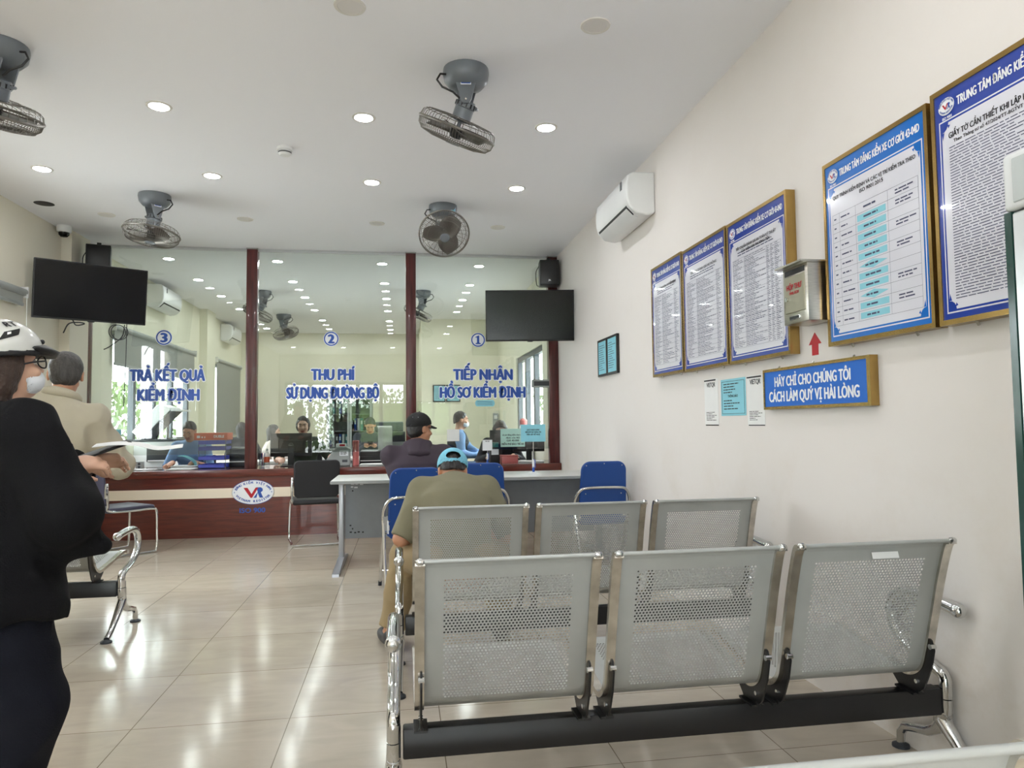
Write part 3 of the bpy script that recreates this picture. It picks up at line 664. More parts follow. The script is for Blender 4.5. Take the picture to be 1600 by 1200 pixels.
folding_chair('blue folding chair at the desk, behind the man in the light blue cap', (.63, 5.78, 0), R(-3))
folding_chair('blue folding chair tucked against the desk beside the right wall', (1.62, 5.66, 0), R(1))

# ------------------------------------------------------------------ desk
t = thing('training_desk', 'long white-topped desk with grey panel and aluminium legs', 'desk', (-.6, 6.12, 0))
b = MB(); b.rbox(0, 2.46, 0, .76, .722, .75, 'desk', .006); b.box(.002, 2.458, -.0012, 0, .724, .748, 'grey'); b.build('desk_top', t)
b = MB(); b.box(.09, 2.40, .44, .456, .20, .722, 'panel'); b.build('modesty_panel', t, smooth=0)
mk = MB()
for i, (dx, z, w) in enumerate([(.14, .68, .03), (.18, .682, .025), (.22, .678, .03), (.14, .655, .022), (.17, .65, .03), (.15, .62, .012), (.13, .31, .015), (.15, .28, .012), (.13, .25, .02), (.17, .245, .018), (.2, .25, .02), (.24, .247, .015)]):
    mk.box(dx, dx+w, .4385, .4399, z, z+.012, 'blackp' if i > 4 else 'lwhite')
o = mk.build('sticker_remnants', t, smooth=0)
for x in (.045, 2.40):
    g = MB(); g.rbox(x, x+.045, .30, .40, .05, .722, 'post', .008); o = g.build('leg', t)
    g = MB(); vs = [(-.24, 0), (.72, 0), (.72, .02), (.42, .06), (.28, .06), (-.235, .022)]
    g.prism(vs, -.005, .05, 'post', frame((x, 0, 0), (0, 1, 0), (0, 0, 1))); g.build('foot_bar', o)
def table_stand(name, label, loc, h, pw, ph, pm, lines, stem='chrome', rz=0, foot=.045):
    t = thing(name, label, 'sign stand', loc, rz)
    b = MB(); b.lathe([(0, .012), (foot*.5, .012), (foot, .006), (foot, 0), (0, 0)], 'white', 20); b.build('stand_base', t)
    b = MB(); b.tube([(0, 0, .01), (0, 0, .06)], .012, 'lblue', 10); b.tube([(0, 0, .05), (0, 0, .13)], .012, 'white', 10); b.tube([(0, 0, .1), (0, 0, h+.04)], .0035, stem, 8); b.tube([(.0, -.01, .13), (.012, -.02, .12), (.014, -.02, .05)], .004, 'lblue', 6); b.build('stem', t)
    b = MB(); b.box(-pw/2, pw/2, -.006, -.003, h, h+ph, pm); b.box(-pw/2, pw/2, -.0032, .001, h, h+ph, 'white'); o = b.build('sign_card', t, smooth=0)
    X = frame((0, -.0064, h), (1, 0, 0), (0, 0, 1)); d = MB()
    for body, y, hh, w in lines: d.text(body, hh, 'inkb', X @ T(0, y, 0), width=w, bold=.05)
    if lines: d.build('card_text', o, smooth=0)
    return t
table_stand('sign_stand', 'cyan paper sign on a thin white stand on the desk', (1.222, 6.56, .75), .295, .236, .162, 'cyan', [('CHÚ Ý KHÁCH HÀNG', .105, .014, .12), ('ĐIỀN ĐẦY ĐỦ THÔNG TIN', .083, .014, .15), ('TRÊN GIẤY ĐỀ NGHỊ', .061, .014, .13)])
table_stand('payment_stand', 'small white payment card stand on the counter before window one', (.99, 8.262, .7435), .16, .115, .125, 'lwhite', [('VIETQR', .103, .012, .05)])

# ------------------------------------------------------------------ boards and papers on the right wall
def wl(y, z, d=0.): return frame((XR-d, y, z), (0, -1, 0), (0, 0, 1))      # local x runs towards the camera, z out of the wall
def bars(b, x0, x1, y0, y1, n, m, fill=(.75, 1.), h=.5, z=0., X=None, words=True):
    st = (y1-y0)/n
    for i in range(n):
        y = y1-(i+.5)*st; xe = x0+(x1-x0)*random.uniform(*fill); x = x0
        while x < xe-.004:
            w = min(random.uniform(.012, .05), xe-x); vs = [(x, y-st*h/2, z), (x+w, y-st*h/2, z), (x+w, y+st*h/2, z), (x, y+st*h/2, z)]
            b.add(vs, [(0, 1, 2, 3)], m, X); x += w+.005
def board(label, y0, y1, z0, z1, bm, heading, body):
    w, h = y0-y1, z1-z0
    t = thing('notice_board', label, 'notice board', (XR, (y0+y1)/2, z0), 0, 'framed notice boards on the right wall')
    X = frame((-.046, w/2, 0), (0, -1, 0), (0, 0, 1))
    f = MB()
    for a in ((0, w, 0, .018), (0, w, h-.018, h), (0, .016, .018, h-.018), (w-.016, w, .018, h-.018)):
        f.box(a[0], a[1], a[2], a[3], -.045, .004, 'gold', X)
    f.box(.016, w-.016, .018, h-.018, -.045, -.02, 'gold', X)
    for q in (.2, .8):
        f.tube([(X @ Vector((w*q, h-.004, -.02)))[:], (X @ Vector((w*q, h+.012, -.03)))[:]], .005, 'steel', 6); f.tube([(X @ Vector((w*q, .004, -.02)))[:], (X @ Vector((w*q, -.012, -.03)))[:]], .005, 'steel', 6)
    f.build('frame', t)
    p = MB(); p.box(.016, w-.016, .018, h-.018, -.02, 0, bm, X); pn = p.build('printed_panel', t, smooth=0)
    c = MB(); a0, a1, c0, c1 = .045, w-.04, .05, h-.125
    def cut(q0, q1, r0, r1, k, z, m):
        pts = []
        for cx, cy, s0 in ((q1, r0, 0), (q1, r1, 1), (q0, r1, 2), (q0, r0, 3)):
            sx = -1 if s0 in (0, 1) else 1; sy = 1 if s0 in (0, 3) else -1
            arc = [(cx+sx*k*(1-math.sin(a)), cy+sy*k*(1-math.cos(a))) for a in np.linspace(0, math.pi/2, 5)]
            arc = [(cx+sx*k*math.cos(a), cy+sy*k*math.sin(a)) for a in np.linspace(0, math.pi/2, 5)]
            pts += arc if s0 in (0, 2) else arc[::-1]
        c.add([(x, y, z) for x, y in pts], [tuple(range(len(pts)))], m, X)
    c.add([(x, y, .0006) for x, y in ((a0-.012, c0-.012), (a1+.012, c0-.012), (a1+.012, c1+.012), (a0-.012, c1+.012))], [(0, 1, 2, 3)], 'paper', X)
    c.add([(x, y, .0009) for x, y in ((a0-.007, c0-.007), (a1+.007, c0-.007), (a1+.007, c1+.007), (a0-.007, c1+.007))], [(0, 1, 2, 3)], bm, X)
    cut(a0, a1, c0, c1, .03, .0013, 'paper')
    for cx, cy, sx, sy in ((a0, c0, 1, 1), (a1, c0, -1, 1), (a1, c1, -1, -1), (a0, c1, 1, -1)):
        for q in (.012, .026): c.ball((0, 0, 0), .001, bm, 4) if False else c.add([(cx+sx*q, cy+sy*q*.3, .002), (cx+sx*(q+.012), cy+sy*(q*.3+.004), .002), (cx+sx*(q+.004), cy+sy*(q*.3+.014), .002)], [(0, 1, 2)], bm, X)
        c.add([(cx, cy+sy*.03, .002), (cx+sx*.004, cy+sy*.055, .002), (cx+sx*.012, cy+sy*.03, .002)], [(0, 1, 2)], bm, X)
    c.build('white_sheet', pn, smooth=0)
    d = MB()
    d.add([(.07+.035*math.cos(a), h-.068+.029*math.sin(a), .0022) for a in np.linspace(0, 2*math.pi, 28, endpoint=False)], [tuple(range(28))], 'lwhite', X)
    XX = X @ T(.07, h-.068, .0022); vr_logo(d, XX, .028)
    arc_text(d, 'ĐĂNG KIỂM VIỆT NAM', XX, .0275, .0205, .0058, 170, 10, 'lblue'); arc_text(d, 'VIETNAM REGISTER', XX, .0315, .0245, .0058, 200, 340, 'lblue', flip=True)
    d.text('TRUNG TÂM ĐĂNG KIỂM XE CƠ GIỚI 43-04D', .03, 'lwhite', X @ T(.115, h-.083, .001), width=w-.155, bold=.05, align='l')
    d.text('ISO 9001', .009, 'lwhite', X @ T(.07, h-.111, .001), width=.04, bold=.05)
    for body_, y, hh, ww in heading: d.text(body_, hh, 'inkb', X @ T((a0+a1)/2, y, .0022), width=ww, bold=.05)
    d.build('heading', pn, smooth=0)
    e = MB(); body(e, X, a0, a1, c0, c1); e.build('printed_text', pn, smooth=0)
    return t
def table_body(cols, nrow):
    def f(b, X, a0, a1, c0, c1):
        ct = c1-.10
        for q in cols: x = a0+.02+(a1-a0-.04)*q; b.add([(x, c0+.03, .002), (x+.0012, c0+.03, .002), (x+.0012, ct, .002), (x, ct, .002)], [(0, 1, 2, 3)], 'ink', X)
        for i in range(nrow+1):
            y = ct-(ct-c0-.03)*i/nrow; b.add([(a0+.02, y, .002), (a1-.02, y, .002), (a1-.02, y+.0011, .002), (a0+.02, y+.0011, .002)], [(0, 1, 2, 3)], 'ink', X)
        for qa, qb in zip(cols, cols[1:]):
            xa, xb = a0+.024+(a1-a0-.04)*qa, a0+.016+(a1-a0-.04)*qb
            bars(b, xa, xb, c0+.034, ct, nrow*3, 'ink', (.35, 1), .34, .002, X)
        bars(b, a0+.08, a1-.08, ct+.012, ct+.04, 2, 'ink', (.8, 1), .4, .002, X)
    return f
def flow_body(b, X, a0, a1, c0, c1):
    ct = c1-.115; cols = (0, .09, .3, .68, 1); n = 12
    for q in cols: x = a0+.015+(a1-a0-.03)*q; b.add([(x, c0+.03, .002), (x+.001, c0+.03, .002), (x+.001, ct, .002), (x, ct, .002)], [(0, 1, 2, 3)], 'ink', X)
    for i in range(n+1):
        y = ct-(ct-c0-.03)*i/n; yb = y-(ct-c0-.03)/n
        b.add([(a0+.015, y, .002), (a1-.015, y, .002), (a1-.015, y+.001, .002), (a0+.015, y+.001, .002)], [(0, 1, 2, 3)], 'ink', X)
        if i == n: break
        xm = a0+.015+(a1-a0-.03)*.49; hh = (y-yb)*.32; ym = (y+yb)/2; wd = .085
        P = [(-wd, -hh), (wd, -hh), (wd, hh), (-wd, hh)] if i not in (6, 9, 0) else [(-wd, 0), (0, -hh*1.35), (wd, 0), (0, hh*1.35)]
        if i: b.add([(xm+x, ym+v, .0024) for x, v in P], [(0, 1, 2, 3)], 'cyan', X)
        bars(b, xm-.045, xm+.05, ym-.006, ym+.006, 1, 'ink', (.7, 1), .6, .003, X)
        bars(b, a0+.07, a0+.15, ym-.006, ym+.006, 1, 'ink', (.5, 1), .5, .002, X)
        bars(b, a0+.025, a0+.042, ym-.005, ym+.005, 1, 'ink', (.8, 1), .6, .002, X)
        if i in (0, 1, 3, 5, 8, 10): bars(b, a0+.40, a1-.03, ym-.012, ym+.012, 2, 'ink', (.5, 1), .45, .002, X)
def prose_body(b, X, a0, a1, c0, c1):
    bars(b, a0+.03, a1-.02, c0+.03, c1-.085, 54, 'ink', (.45, 1), .3, .002, X)
board('framed blue board farthest along the right wall, a two-column table', 4.945, 4.375, 1.545, 2.345, 'blue', [('DANH MỤC CÁC LỖI HƯ HỎNG', .0, .0, .0)][:0]+[('CÁC LỖI HƯ HỎNG KHI KIỂM ĐỊNH', .62, .016, .36)], table_body((0, .32, .82, 1), 15))
board('framed blue board second from the far end, a dense table in the middle of three', 4.36, 3.73, 1.54, 2.335, 'blue', [('TIÊU CHÍ ĐÁNH GIÁ HƯ HỎNG', .615, .016, .38)], table_body((0, .3, .85, 1), 17))
board('framed blue board just left of the steel mailbox', 3.715, 3.085, 1.535, 2.33, 'blue', [('TIÊU CHUẨN ĐÁNH GIÁ AN TOÀN KỸ THUẬT', .62, .015, .42), ('CỦA NIÊN HẠN PHƯƠNG TIỆN', .598, .015, .3)], table_body((0, .26, .72, .8, .88, 1), 18))
board('framed light blue board with a flow chart, right of the mailbox', 2.785, 2.165, 1.535, 2.33, 'blue2', [('QUY TRÌNH KIỂM ĐỊNH VÀ CÁC VỊ TRÍ KIỂM TRA THEO', .622, .015, .49), ('ISO 9001:2015', .598, .015, .14)], flow_body)
board('framed dark blue board nearest the camera, cut by the glass cabinet', 2.145, 1.50, 1.535, 2.345, 'blue', [('GIẤY TỜ CẦN THIẾT KHI LẬP HỒ SƠ PHƯƠNG TIỆN', .628, .019, .5), ('Theo Thông tư số 47/2024/TT-BGTVT ngày 15 tháng 11 năm 2024', .608, .011, .46)], prose_body)
t = thing('wall_sign', 'wide blue gold-framed sign with white letters under the red arrow', 'sign', (XR, 2.955, 1.275))
w, h = .84, .203; X = frame((-.034, w/2, 0), (0, -1, 0), (0, 0, 1)); f = MB()
for a in ((0, w, 0, .014), (0, w, h-.014, h), (0, .012, .014, h-.014), (w-.022, w, .014, h-.014)): f.box(*a, -.033, .004, 'gold', X)
for q in (.15, .5, .85): f.tube([(X @ Vector((w*q, h-.004, -.01)))[:], (X @ Vector((w*q, h+.01, -.02)))[:]], .004, 'steel', 6)
f.build('frame', t)
f = MB(); f.box(.012, w-.022, .014, h-.014, -.033, 0, 'signblue', X); pn = f.build('sign_face', t, smooth=0)
f = MB(); f.text('HÃY CHỈ CHO CHÚNG TÔI', .048, 'lwhite', X @ T(.41, .112, .001), width=.6, bold=.06); f.text('CÁCH LÀM QUÝ VỊ HÀI LÒNG', .05, 'lwhite', X @ T(.41, .038, .001), width=.71, bold=.06); f.build('lettering', pn, smooth=0)
b = MB(); b.prism([(0, .095), (-.05, .04), (-.025, .04), (-.025, -.01), (.025, -.01), (.025, .04), (.05, .04)], 0, .0015, 'red'); o = b.build('red_arrow', smooth=0); o.matrix_world = wl(2.962, 1.527); tag(o, 'red upward arrow stuck under the mailbox', 'arrow')
# mailbox
t = thing('mailbox', 'brushed steel mailbox with red lettering between the boards', 'mailbox', (XR, 2.905, 1.655))
b = MB(); X = frame((0, .1, 0), (0, -1, 0), (0, 0, 1)); w, h, d = .2, .262, .125
b.rbox(0, w, 0, h, 0, d, 'steel', .004, 2, X); b.build('body', t)
b = MB(); b.box(-.008, w+.008, h-.004, h+.004, 0, d+.035, 'steel', X); b.build('lid', t, smooth=0)
b = MB(); b.box(.02, w-.02, h-.04, h-.016, d-.004, d+.0015, 'blackp', X); b.build('letter_slot', t, smooth=0)
b = MB(); b.rbox(.02, w-.02, .05, h-.045, d-.002, d+.004, 'steeld', .002, 1, X); dr = b.build('door', t)
b = MB(); b.text('HỘP THƯ', .024, 'red', X @ T(w/2, .155, d+.0052), width=.12, bold=.06); b.text('MAIL BOX', .013, 'red', X @ T(w/2, .132, d+.0052), width=.075, bold=.06); b.build('red_lettering', dr, smooth=0)
b = MB(); b.tube([(X @ Vector((.042, .115, d+.003)))[:], (X @ Vector((.042, .115, d+.012)))[:]], .01, 'chrome', 14); b.build('lock', dr)
b = MB(); b.rbox(.055, w-.06, .016, .036, d-.003, d+.006, 'chrome', .003, 2, X); b.box(.06, w-.065, .02, .032, d+.004, d+.0065, 'blackp', X); b.build('label_holder', t)
# papers
def wall_paper(name, label, y0, y1, z0, z1, m, lines, group=None, cat='paper'):
    t = thing(name, label, cat, (XR, (y0+y1)/2, z0), 0, group); w, h = y0-y1, z1-z0; X = frame((-.003, w/2, 0), (0, -1, 0), (0, 0, 1))
    b = MB(); b.box(0, w, 0, h, -.002, 0, m, X); b.build('sheet', t, smooth=0)
    d = MB()
    for k in lines:
        if k[0] == 'bar': d.box(w*k[1], w*k[2], h*k[3], h*k[4], 0, .0006, k[5], X)
        elif k[0] == 'txt': d.text(k[1], k[3], 'inkb', X @ T(w*.5, h*k[2], .0006), width=w*k[4], bold=.05)
        else: bars(d, w*.12, w*.88, h*k[1], h*k[2], k[3], 'inkb', (.4, 1), .35, .0006, X)
    d.build('print', t, smooth=0); return t
vq = [('bar', 0, .85, .955, .985, 'inkb'), ('txt', 'VIETQR', .83, .026, .62), ('lines', .1, .3, 6), ('bar', .05, 1, .0, .02, 'inkb')]
wall_paper('payment_notice', 'white payment sheet left of the cyan notice on the right wall', 4.165, 3.975, 1.193, 1.478, 'sheet', vq)
wall_paper('payment_notice', 'white payment sheet between the cyan notice and the blue sign', 3.615, 3.43, 1.193, 1.463, 'sheet', vq)
wall_paper('wall_notice', 'cyan printed notice between two white payment sheets on the right wall', 3.935, 3.632, 1.25, 1.462, 'cyan', [('lines', .6, .9, 4), ('txt', 'THÔNG BÁO', .5, .014, .4), ('lines', .15, .45, 4), ('bar', .04, .96, .93, .94, 'inkb'), ('bar', .04, .96, .05, .06, 'inkb'), ('bar', .04, .05, .05, .94, 'inkb'), ('bar', .95, .96, .05, .94, 'inkb')])
for y0, y1, lab in ((6.5, 6.205, 'left of two narrow black-framed cyan certificates on the right wall'), (6.195, 5.89, 'right of two narrow black-framed cyan certificates on the right wall')):
    t = thing('framed_certificate', lab, 'framed certificate', (XR, (y0+y1)/2, 1.65), 0, 'black framed cyan certificates'); w, h = y0-y1, .345; X = frame((-.022, w/2, 0), (0, -1, 0), (0, 0, 1))
    f = MB()
    for a in ((0, w, 0, .02), (0, w, h-.02, h), (0, .02, .02, h-.02), (w-.02, w, .02, h-.02)): f.box(*a, -.02, .004, 'black', X)
    f.build('frame', t, smooth=0)
    f = MB(); f.box(.02, w-.02, .02, h-.02, -.02, 0, 'cyan', X); bars(f, .04, w-.05, .05, h-.05, 12, 'ink', (.4, 1), .3, .0006, X); f.build('certificate', t, smooth=0)
for x0, x1, lab in ((.585, .825, 'left black-framed cyan certificate on the office end wall'), (.838, 1.11, 'right black-framed cyan certificate on the office end wall')):
    t = thing('framed_certificate', lab, 'framed certificate', ((x0+x1)/2, 13.6, 1.645), 0, 'black framed cyan certificates'); w, h = x1-x0, .33; X = frame((-w/2, -.02, 0), (1, 0, 0), (0, 0, 1))
    f = MB()
    for a in ((0, w, 0, .02), (0, w, h-.02, h), (0, .02, .02, h-.02), (w-.02, w, .02, h-.02)): f.box(*a, -.018, .004, 'black', X)
    f.build('frame', t, smooth=0)
    f = MB(); f.box(.02, w-.02, .02, h-.02, -.018, 0, 'cyan', X); bars(f, .04, w-.04, .05, h-.05, 10, 'ink', (.4, 1), .25, .0006, X); f.build('certificate', t, smooth=0)

# ------------------------------------------------------------------ air conditioners, televisions, speakers
def aircon(label, y0, y1, side, z0):
    t = thing('air_conditioner', label, 'air conditioner', (XR if side > 0 else XL, (y0+y1)/2, z0), 0, 'white wall air conditioners'); L = y1-y0
    X = frame((0, -L/2*side, 0), (-side, 0, 0), (0, 0, 1))     # local x out of the wall, extruded along y
    P = [(0, 0.02), (.06, 0), (.15, .015), (.205, .07), (.222, .13), (.222, .24), (.21, .30), (.17, .325), (0, .33)]
    b = MB(); b.prism(P, 0, L, 'white', frame((0, -L/2*side, 0), (-side, 0, 0), (0, 0, 1)))
    o = b.build('casing', t, smooth=50); md = o.modifiers.new('round', 'BEVEL'); md.width = .012; md.segments = 3; md.limit_method = 'ANGLE'; md.angle_limit = R(60)
    s = -side
    b = MB(); b.prism([(.155, .012), (.205, .06), (.212, .078), (.204, .084), (.15, .022)], .05, L-.05, 'blackp', frame((0, -L/2*side, 0), (-side, 0, 0), (0, 0, 1))); b.build('air_slot', t, smooth=0)
    b = MB(); b.prism([(.12, -.002), (.165, .012), (.208, .058), (.202, .062), (.16, .02), (.12, .006)], .06, L-.06, 'white', frame((0, -L/2*side, 0), (-side, 0, 0), (0, 0, 1))); b.build('louver', t)
    b = MB(); yy = -L/2+.13 if side > 0 else -L/2+.13; b.box(min(s*.2225, s*.2245), max(s*.2225, s*.2245), yy-.02, yy+.02, .22, .285, 'greyd'); b.build('display', t, smooth=0)
    return t
aircon('white wall air conditioner high on the right wall near the ceiling', 4.95, 5.79, 1, 2.76)
aircon('white air conditioner in the office above the half lowered blind', 10.2, 11.0, -1, 2.86)
aircon('white air conditioner deep in the office above the lowered blind', 14.15, 14.95, -1, 2.86)

def television(label, c, rz, tilt, mirror=1):
    t = thing('television', label, 'television', c, rz, 'wall televisions above the counter'); X = Matrix.Rotation(tilt, 4, 'X')
    w, h = .965, .556
    b = MB(); b.rbox(-w/2, w/2, -.012, .03, -h/2, h/2, 'blackp', .006, 2, X); b.rbox(-.3, .3, .028, .06, -.2, .14, 'blackp', .01, 2, X); b.build('casing', t)
    b = MB(); b.box(-w/2+.011, w/2-.011, -.0135, -.0125, -h/2+.016, h/2-.011, 'screen', X); b.build('screen', t, smooth=0)
    b = MB(); b.rbox(-.1, .1, .058, .075, -.1, .1, 'black', .004, 1, X); b.tube([(0, .07, 0), (mirror*-.1, .2, 0), (mirror*-.05, .36, .02)], .02, 'black', 8); b.build('wall_bracket', t)
    b = MB(); b.rbox(-.03, .03, -.014, .0, -h/2-.008, -h/2+.002, 'blackp', .003, 1, X); b.build('sensor', t)
    return t
tv = television('black television tilted over counter three at the left', (-2.975, 7.33, 2.53), R(32), R(7))
b = MB()
b.tube(smooth_path([(-.15, .05, -.27), (-.12, .05, -.32), (-.05, .05, -.30), (-.1, .06, -.29), (-.18, .06, -.31), (-.22, .08, -.40)], 5), .006, 'blackp', 6)
b.tube([(.22+.07*math.cos(a)+.02*a/6, .06, -.36+.075*math.sin(a)) for a in np.linspace(1.5, 13.5, 40)], .004, 'blackp', 6)
b.tube(smooth_path([(.3, .06, -.28), (.28, .06, -.4), (.18, .06, -.5), (.12, .06, -.54)], 5), .005, 'blackp', 6); b.tube(smooth_path([(.32, .06, -.27), (.32, .07, -.6), (.31, .08, -1.1)], 5), .004, 'blackp', 6)
b.build('loose_cables', tv)
television('black television over counter one beside the right wall', (1.378, 7.5, 2.39), R(-8), R(6), -1)
def speaker(label, c, rz):
    t = thing('loudspeaker', label, 'loudspeaker', c, rz, 'black loudspeakers above the televisions')
    b = MB(); b.rbox(-.115, .115, -.09, .1, -.15, .15, 'blackp', .008); b.build('cabinet', t)
    b = MB(); b.rbox(-.105, .105, -.102, -.088, -.14, .14, 'black', .006); b.text('JBL', .018, 'lwhite', frame((0, -.1025, -.105), (1, 0, 0), (0, 0, 1)), width=.03, bold=.05); b.build('grille', t)
    b = MB(); b.box(-.02, .02, .0, .04, .15, .19, 'black'); b.tube([(0, .02, .18), (0, .14, .2)], .012, 'black', 8); b.tube(smooth_path([(-.115, .05, .1), (-.15, .06, .02), (-.14, .06, -.12), (-.115, .05, -.14)], 5), .005, 'blackp', 6); b.build('wall_bracket', t)
    return t
speaker('black loudspeaker above the left television', (-3.17, 7.95, 2.99), R(18))
speaker('black loudspeaker above the right television', (1.735, 8.16, 3.0), R(-6))

# ------------------------------------------------------------------ glass cabinet at the right edge
t = thing('glass_cabinet', 'white glass-door cabinet cut by the right edge of the view', 'cabinet', (1.35, .74, 0))
W_, D_, H_ = .645, .50, 1.815
b = MB(); b.rbox(0, D_, 0, W_, H_-.132, H_, 'fridge', .012, 3); b.rbox(-.003, .004, .02, W_-.03, H_-.116, H_-.016, 'inset', .002, 1); b.build('header_panel', t)
b = MB(); b.rbox(.02, D_, .0, W_-.012, 0, .12, 'fridge', .006); b.rbox(.03, D_, 0, .02, .12, H_-.132, 'fridge', .004, 1); b.box(D_-.02, D_, .02, W_-.03, .12, H_-.132, 'fridge'); b.build('body', t)
b = MB(); b.box(.035, D_-.02, W_-.02, W_-.012, .12, H_-.132, 'glass'); b.box(.03, .042, W_-.022, W_-.008, .12, H_-.132, 'gedge'); b.build('side_glass', t, smooth=0)
b = MB()
for a in ((.0, .05), (W_-.075, W_-.022)): b.rbox(.0, .03, a[0], a[1], .125, H_-.137, 'alu', .004, 1)
b.rbox(0, .03, .05, W_-.075, .125, .17, 'alu', .004, 1); b.rbox(0, .03, .05, W_-.075, H_-.18, H_-.137, 'alu', .004, 1)
b.box(-.001, .03, W_-.022, W_-.004, .125, H_-.134, 'gedge'); b.box(.008, .014, W_-.085, W_-.075, .17, H_-.18, 'greyd'); dr = b.build('door', t)
b = MB(); b.box(.012, .018, .05, W_-.085, .17, H_-.18, 'glass'); b.build('door_glass', dr, smooth=0)
for i, z in enumerate((.5, .85, 1.2)):
    b = MB(); b.box(.04, D_-.03, .025, W_-.03, z, z+.008, 'alu'); b.build('shelf', t, smooth=0)
# ------------------------------------------------------------------ things on the counter and in the office
CT = .7436
t = thing('document_trays', 'stack of blue document trays on wire posts, on the counter at window three', 'document tray', (-2.15, 8.66, CT))
for i, z in enumerate((0, .09, .20, .27)):
    b = MB(); w, d = .145, .16; hh = .045
    b.box(-w, w, -d, d, z+.004, z+.008, 'tray'); b.box(-w, w, -d, -d+.005, z+.004, z+hh, 'tray'); b.box(-w, -w+.005, -d, d, z+.004, z+hh, 'tray'); b.box(w-.005, w, -d, d, z+.004, z+hh, 'tray'); b.box(-w, w, d-.005, d, z+.004, z+hh, 'tray'); b.build('tray', t, smooth=0)
for sx in (-1, 1):
    for sy in (-1, 1):
        b = MB(); b.tube([(sx*.147, sy*.14, 0), (sx*.147, sy*.14, .32)], .0035, 'chrome', 8); b.build('post', t)
t = thing('carton', 'orange printed carton on top of the blue document trays', 'box', (-2.162, 8.63, CT+.322), 0)
b = MB(); b.rbox(-.18, .18, -.13, .14, 0, .082, 'orange', .003); b.build('box_body', t)
b = MB(); X = frame((0, -.1308, 0), (1, 0, 0), (0, 0, 1)); b.text('DUBLE', .028, 'lwhite', X @ T(.09, .028, 0), width=.11, bold=.06); b.box(-.15, -.115, .025, .052, 0, .001, 'lwhite', X); b.box(-.1, -.085, .025, .042, 0, .001, 'lwhite', X); b.box(-.07, -.06, .025, .042, 0, .001, 'lwhite', X); b.build('carton_print', t, smooth=0)
def papers(label, loc, n, rz, m='sheet', w=.21, d=.297, name='paper_stack', sag=0):
    b = MB()
    for i in range(n):
        a = random.uniform(-.12, .12); X = T(random.uniform(-.015, .015), random.uniform(-.015, .015), i*.0022) @ Matrix.Rotation(a, 4, 'Z')
        b.box(-w/2, w/2, -d/2, d/2, 0, .0018, m, X)
    o = b.build(name, smooth=0, loc=loc); o.rotation_euler = (0, 0, rz); tag(o, label, 'papers'); return o
papers('loose white sheets on the counter left of the man in the blue shirt', (-2.92, 8.48, CT), 4, R(70))
papers('white form lying in front of the man in the blue shirt', (-2.45, 8.46, CT), 3, R(85))
papers('thick pad of papers under the teal folder', (-2.45, 8.70, CT), 14, R(80))
papers('white form beside the dark monitor of window two', (-1.02, 8.5, CT), 3, R(60))
papers('pile of papers before the black box at window two', (-.33, 8.5, CT), 9, R(88))
papers('papers on the counter under the cyan sign of window one', (1.56, 8.55, CT), 8, R(80))
papers('white sheet over red books at the left end of the counter', (-3.13, 8.42, CT+.077), 3, R(80))
t = thing('book', 'thick red ledger lying at the left end of the counter', 'book', (-3.13, 8.43, CT), R(6))
b = MB(); b.rbox(-.17, .17, -.12, .12, 0, .007, 'red', .002); b.rbox(-.17, .17, -.12, .12, .068, .075, 'red', .002); b.rbox(-.17, -.16, -.12, .12, .0, .075, 'red', .002); b.build('cover', t)
b = MB(); b.box(-.162, .163, -.112, .112, .0072, .0678, 'sheet'); b.build('pages', t, smooth=0)
t = thing('power_strip', 'grey power socket block on the counter near the copier', 'socket', (-2.975, 8.68, CT))
b = MB(); b.rbox(-.04, .04, -.025, .03, 0, .085, 'grey', .006); b.build('body', t)
for z in (.022, .058):
    b = MB(); b.tube([(0, -.0252, z), (0, -.028, z)], .014, 'greyd', 14); b.build('socket', t)
# copier with its lid up
t = thing('photocopier', 'white photocopier with its lid raised, behind counter three', 'photocopier', (-3.12, 9.62, 0))
b = MB(); b.rbox(-.26, .21, 0, .5, 0.02, 1.04, 'white', .012); b.build('body', t)
b = MB(); b.rbox(-.10, .2, -.006, .02, .78, .97, 'greyd', .006); b.box(-.08, .18, -.02, .01, .785, .80, 'white'); b.build('paper_bay', t)
b = MB(); b.rbox(-.265, .215, -.005, .505, 1.035, 1.065, 'greyd', .006); b.box(-.2, .15, .05, .45, 1.064, 1.067, 'screen'); b.build('scanner_bed', t)
XF = frame((0, 0, 0), (1, 0, 0), (0, 0, 1))
b = MB(); b.prism([(-.287, 1.163), (-.178, 1.062), (.173, 1.44), (.165, 1.47), (.04, 1.512), (.01, 1.505)], -.47, -.01, 'white', XF); o = b.build('lid', t); md = o.modifiers.new('round', 'BEVEL'); md.width = .008; md.segments = 2; md.limit_method = 'ANGLE'
b = MB(); b.prism([(-.165, 1.072), (-.155, 1.062), (.19, 1.425), (.18, 1.436)], -.455, -.03, 'greyd', XF); b.box(.18, .30, .0, .46, 1.425, 1.445, 'white'); b.build('lid_pad', t)
b = MB(); b.tube([(-.13, .43, 1.05), (-.10, .43, 1.14)], .012, 'greyd', 8); b.tube([(.02, .43, 1.05), (.02, .43, 1.25)], .012, 'greyd', 8); b.tube([(-.12, .06, 1.05), (-.11, .06, 1.12)], .014, 'greyd', 8); b.build('lid_hinge', t)
for i, z in enumerate((.2, .42)):
    b = MB(); b.rbox(-.25, .2, -.01, .01, z, z+.2, 'grey', .006); b.rbox(-.06, .02, -.016, 0, z+.14, z+.165, 'greyd', .004); b.build('paper_drawer', t)
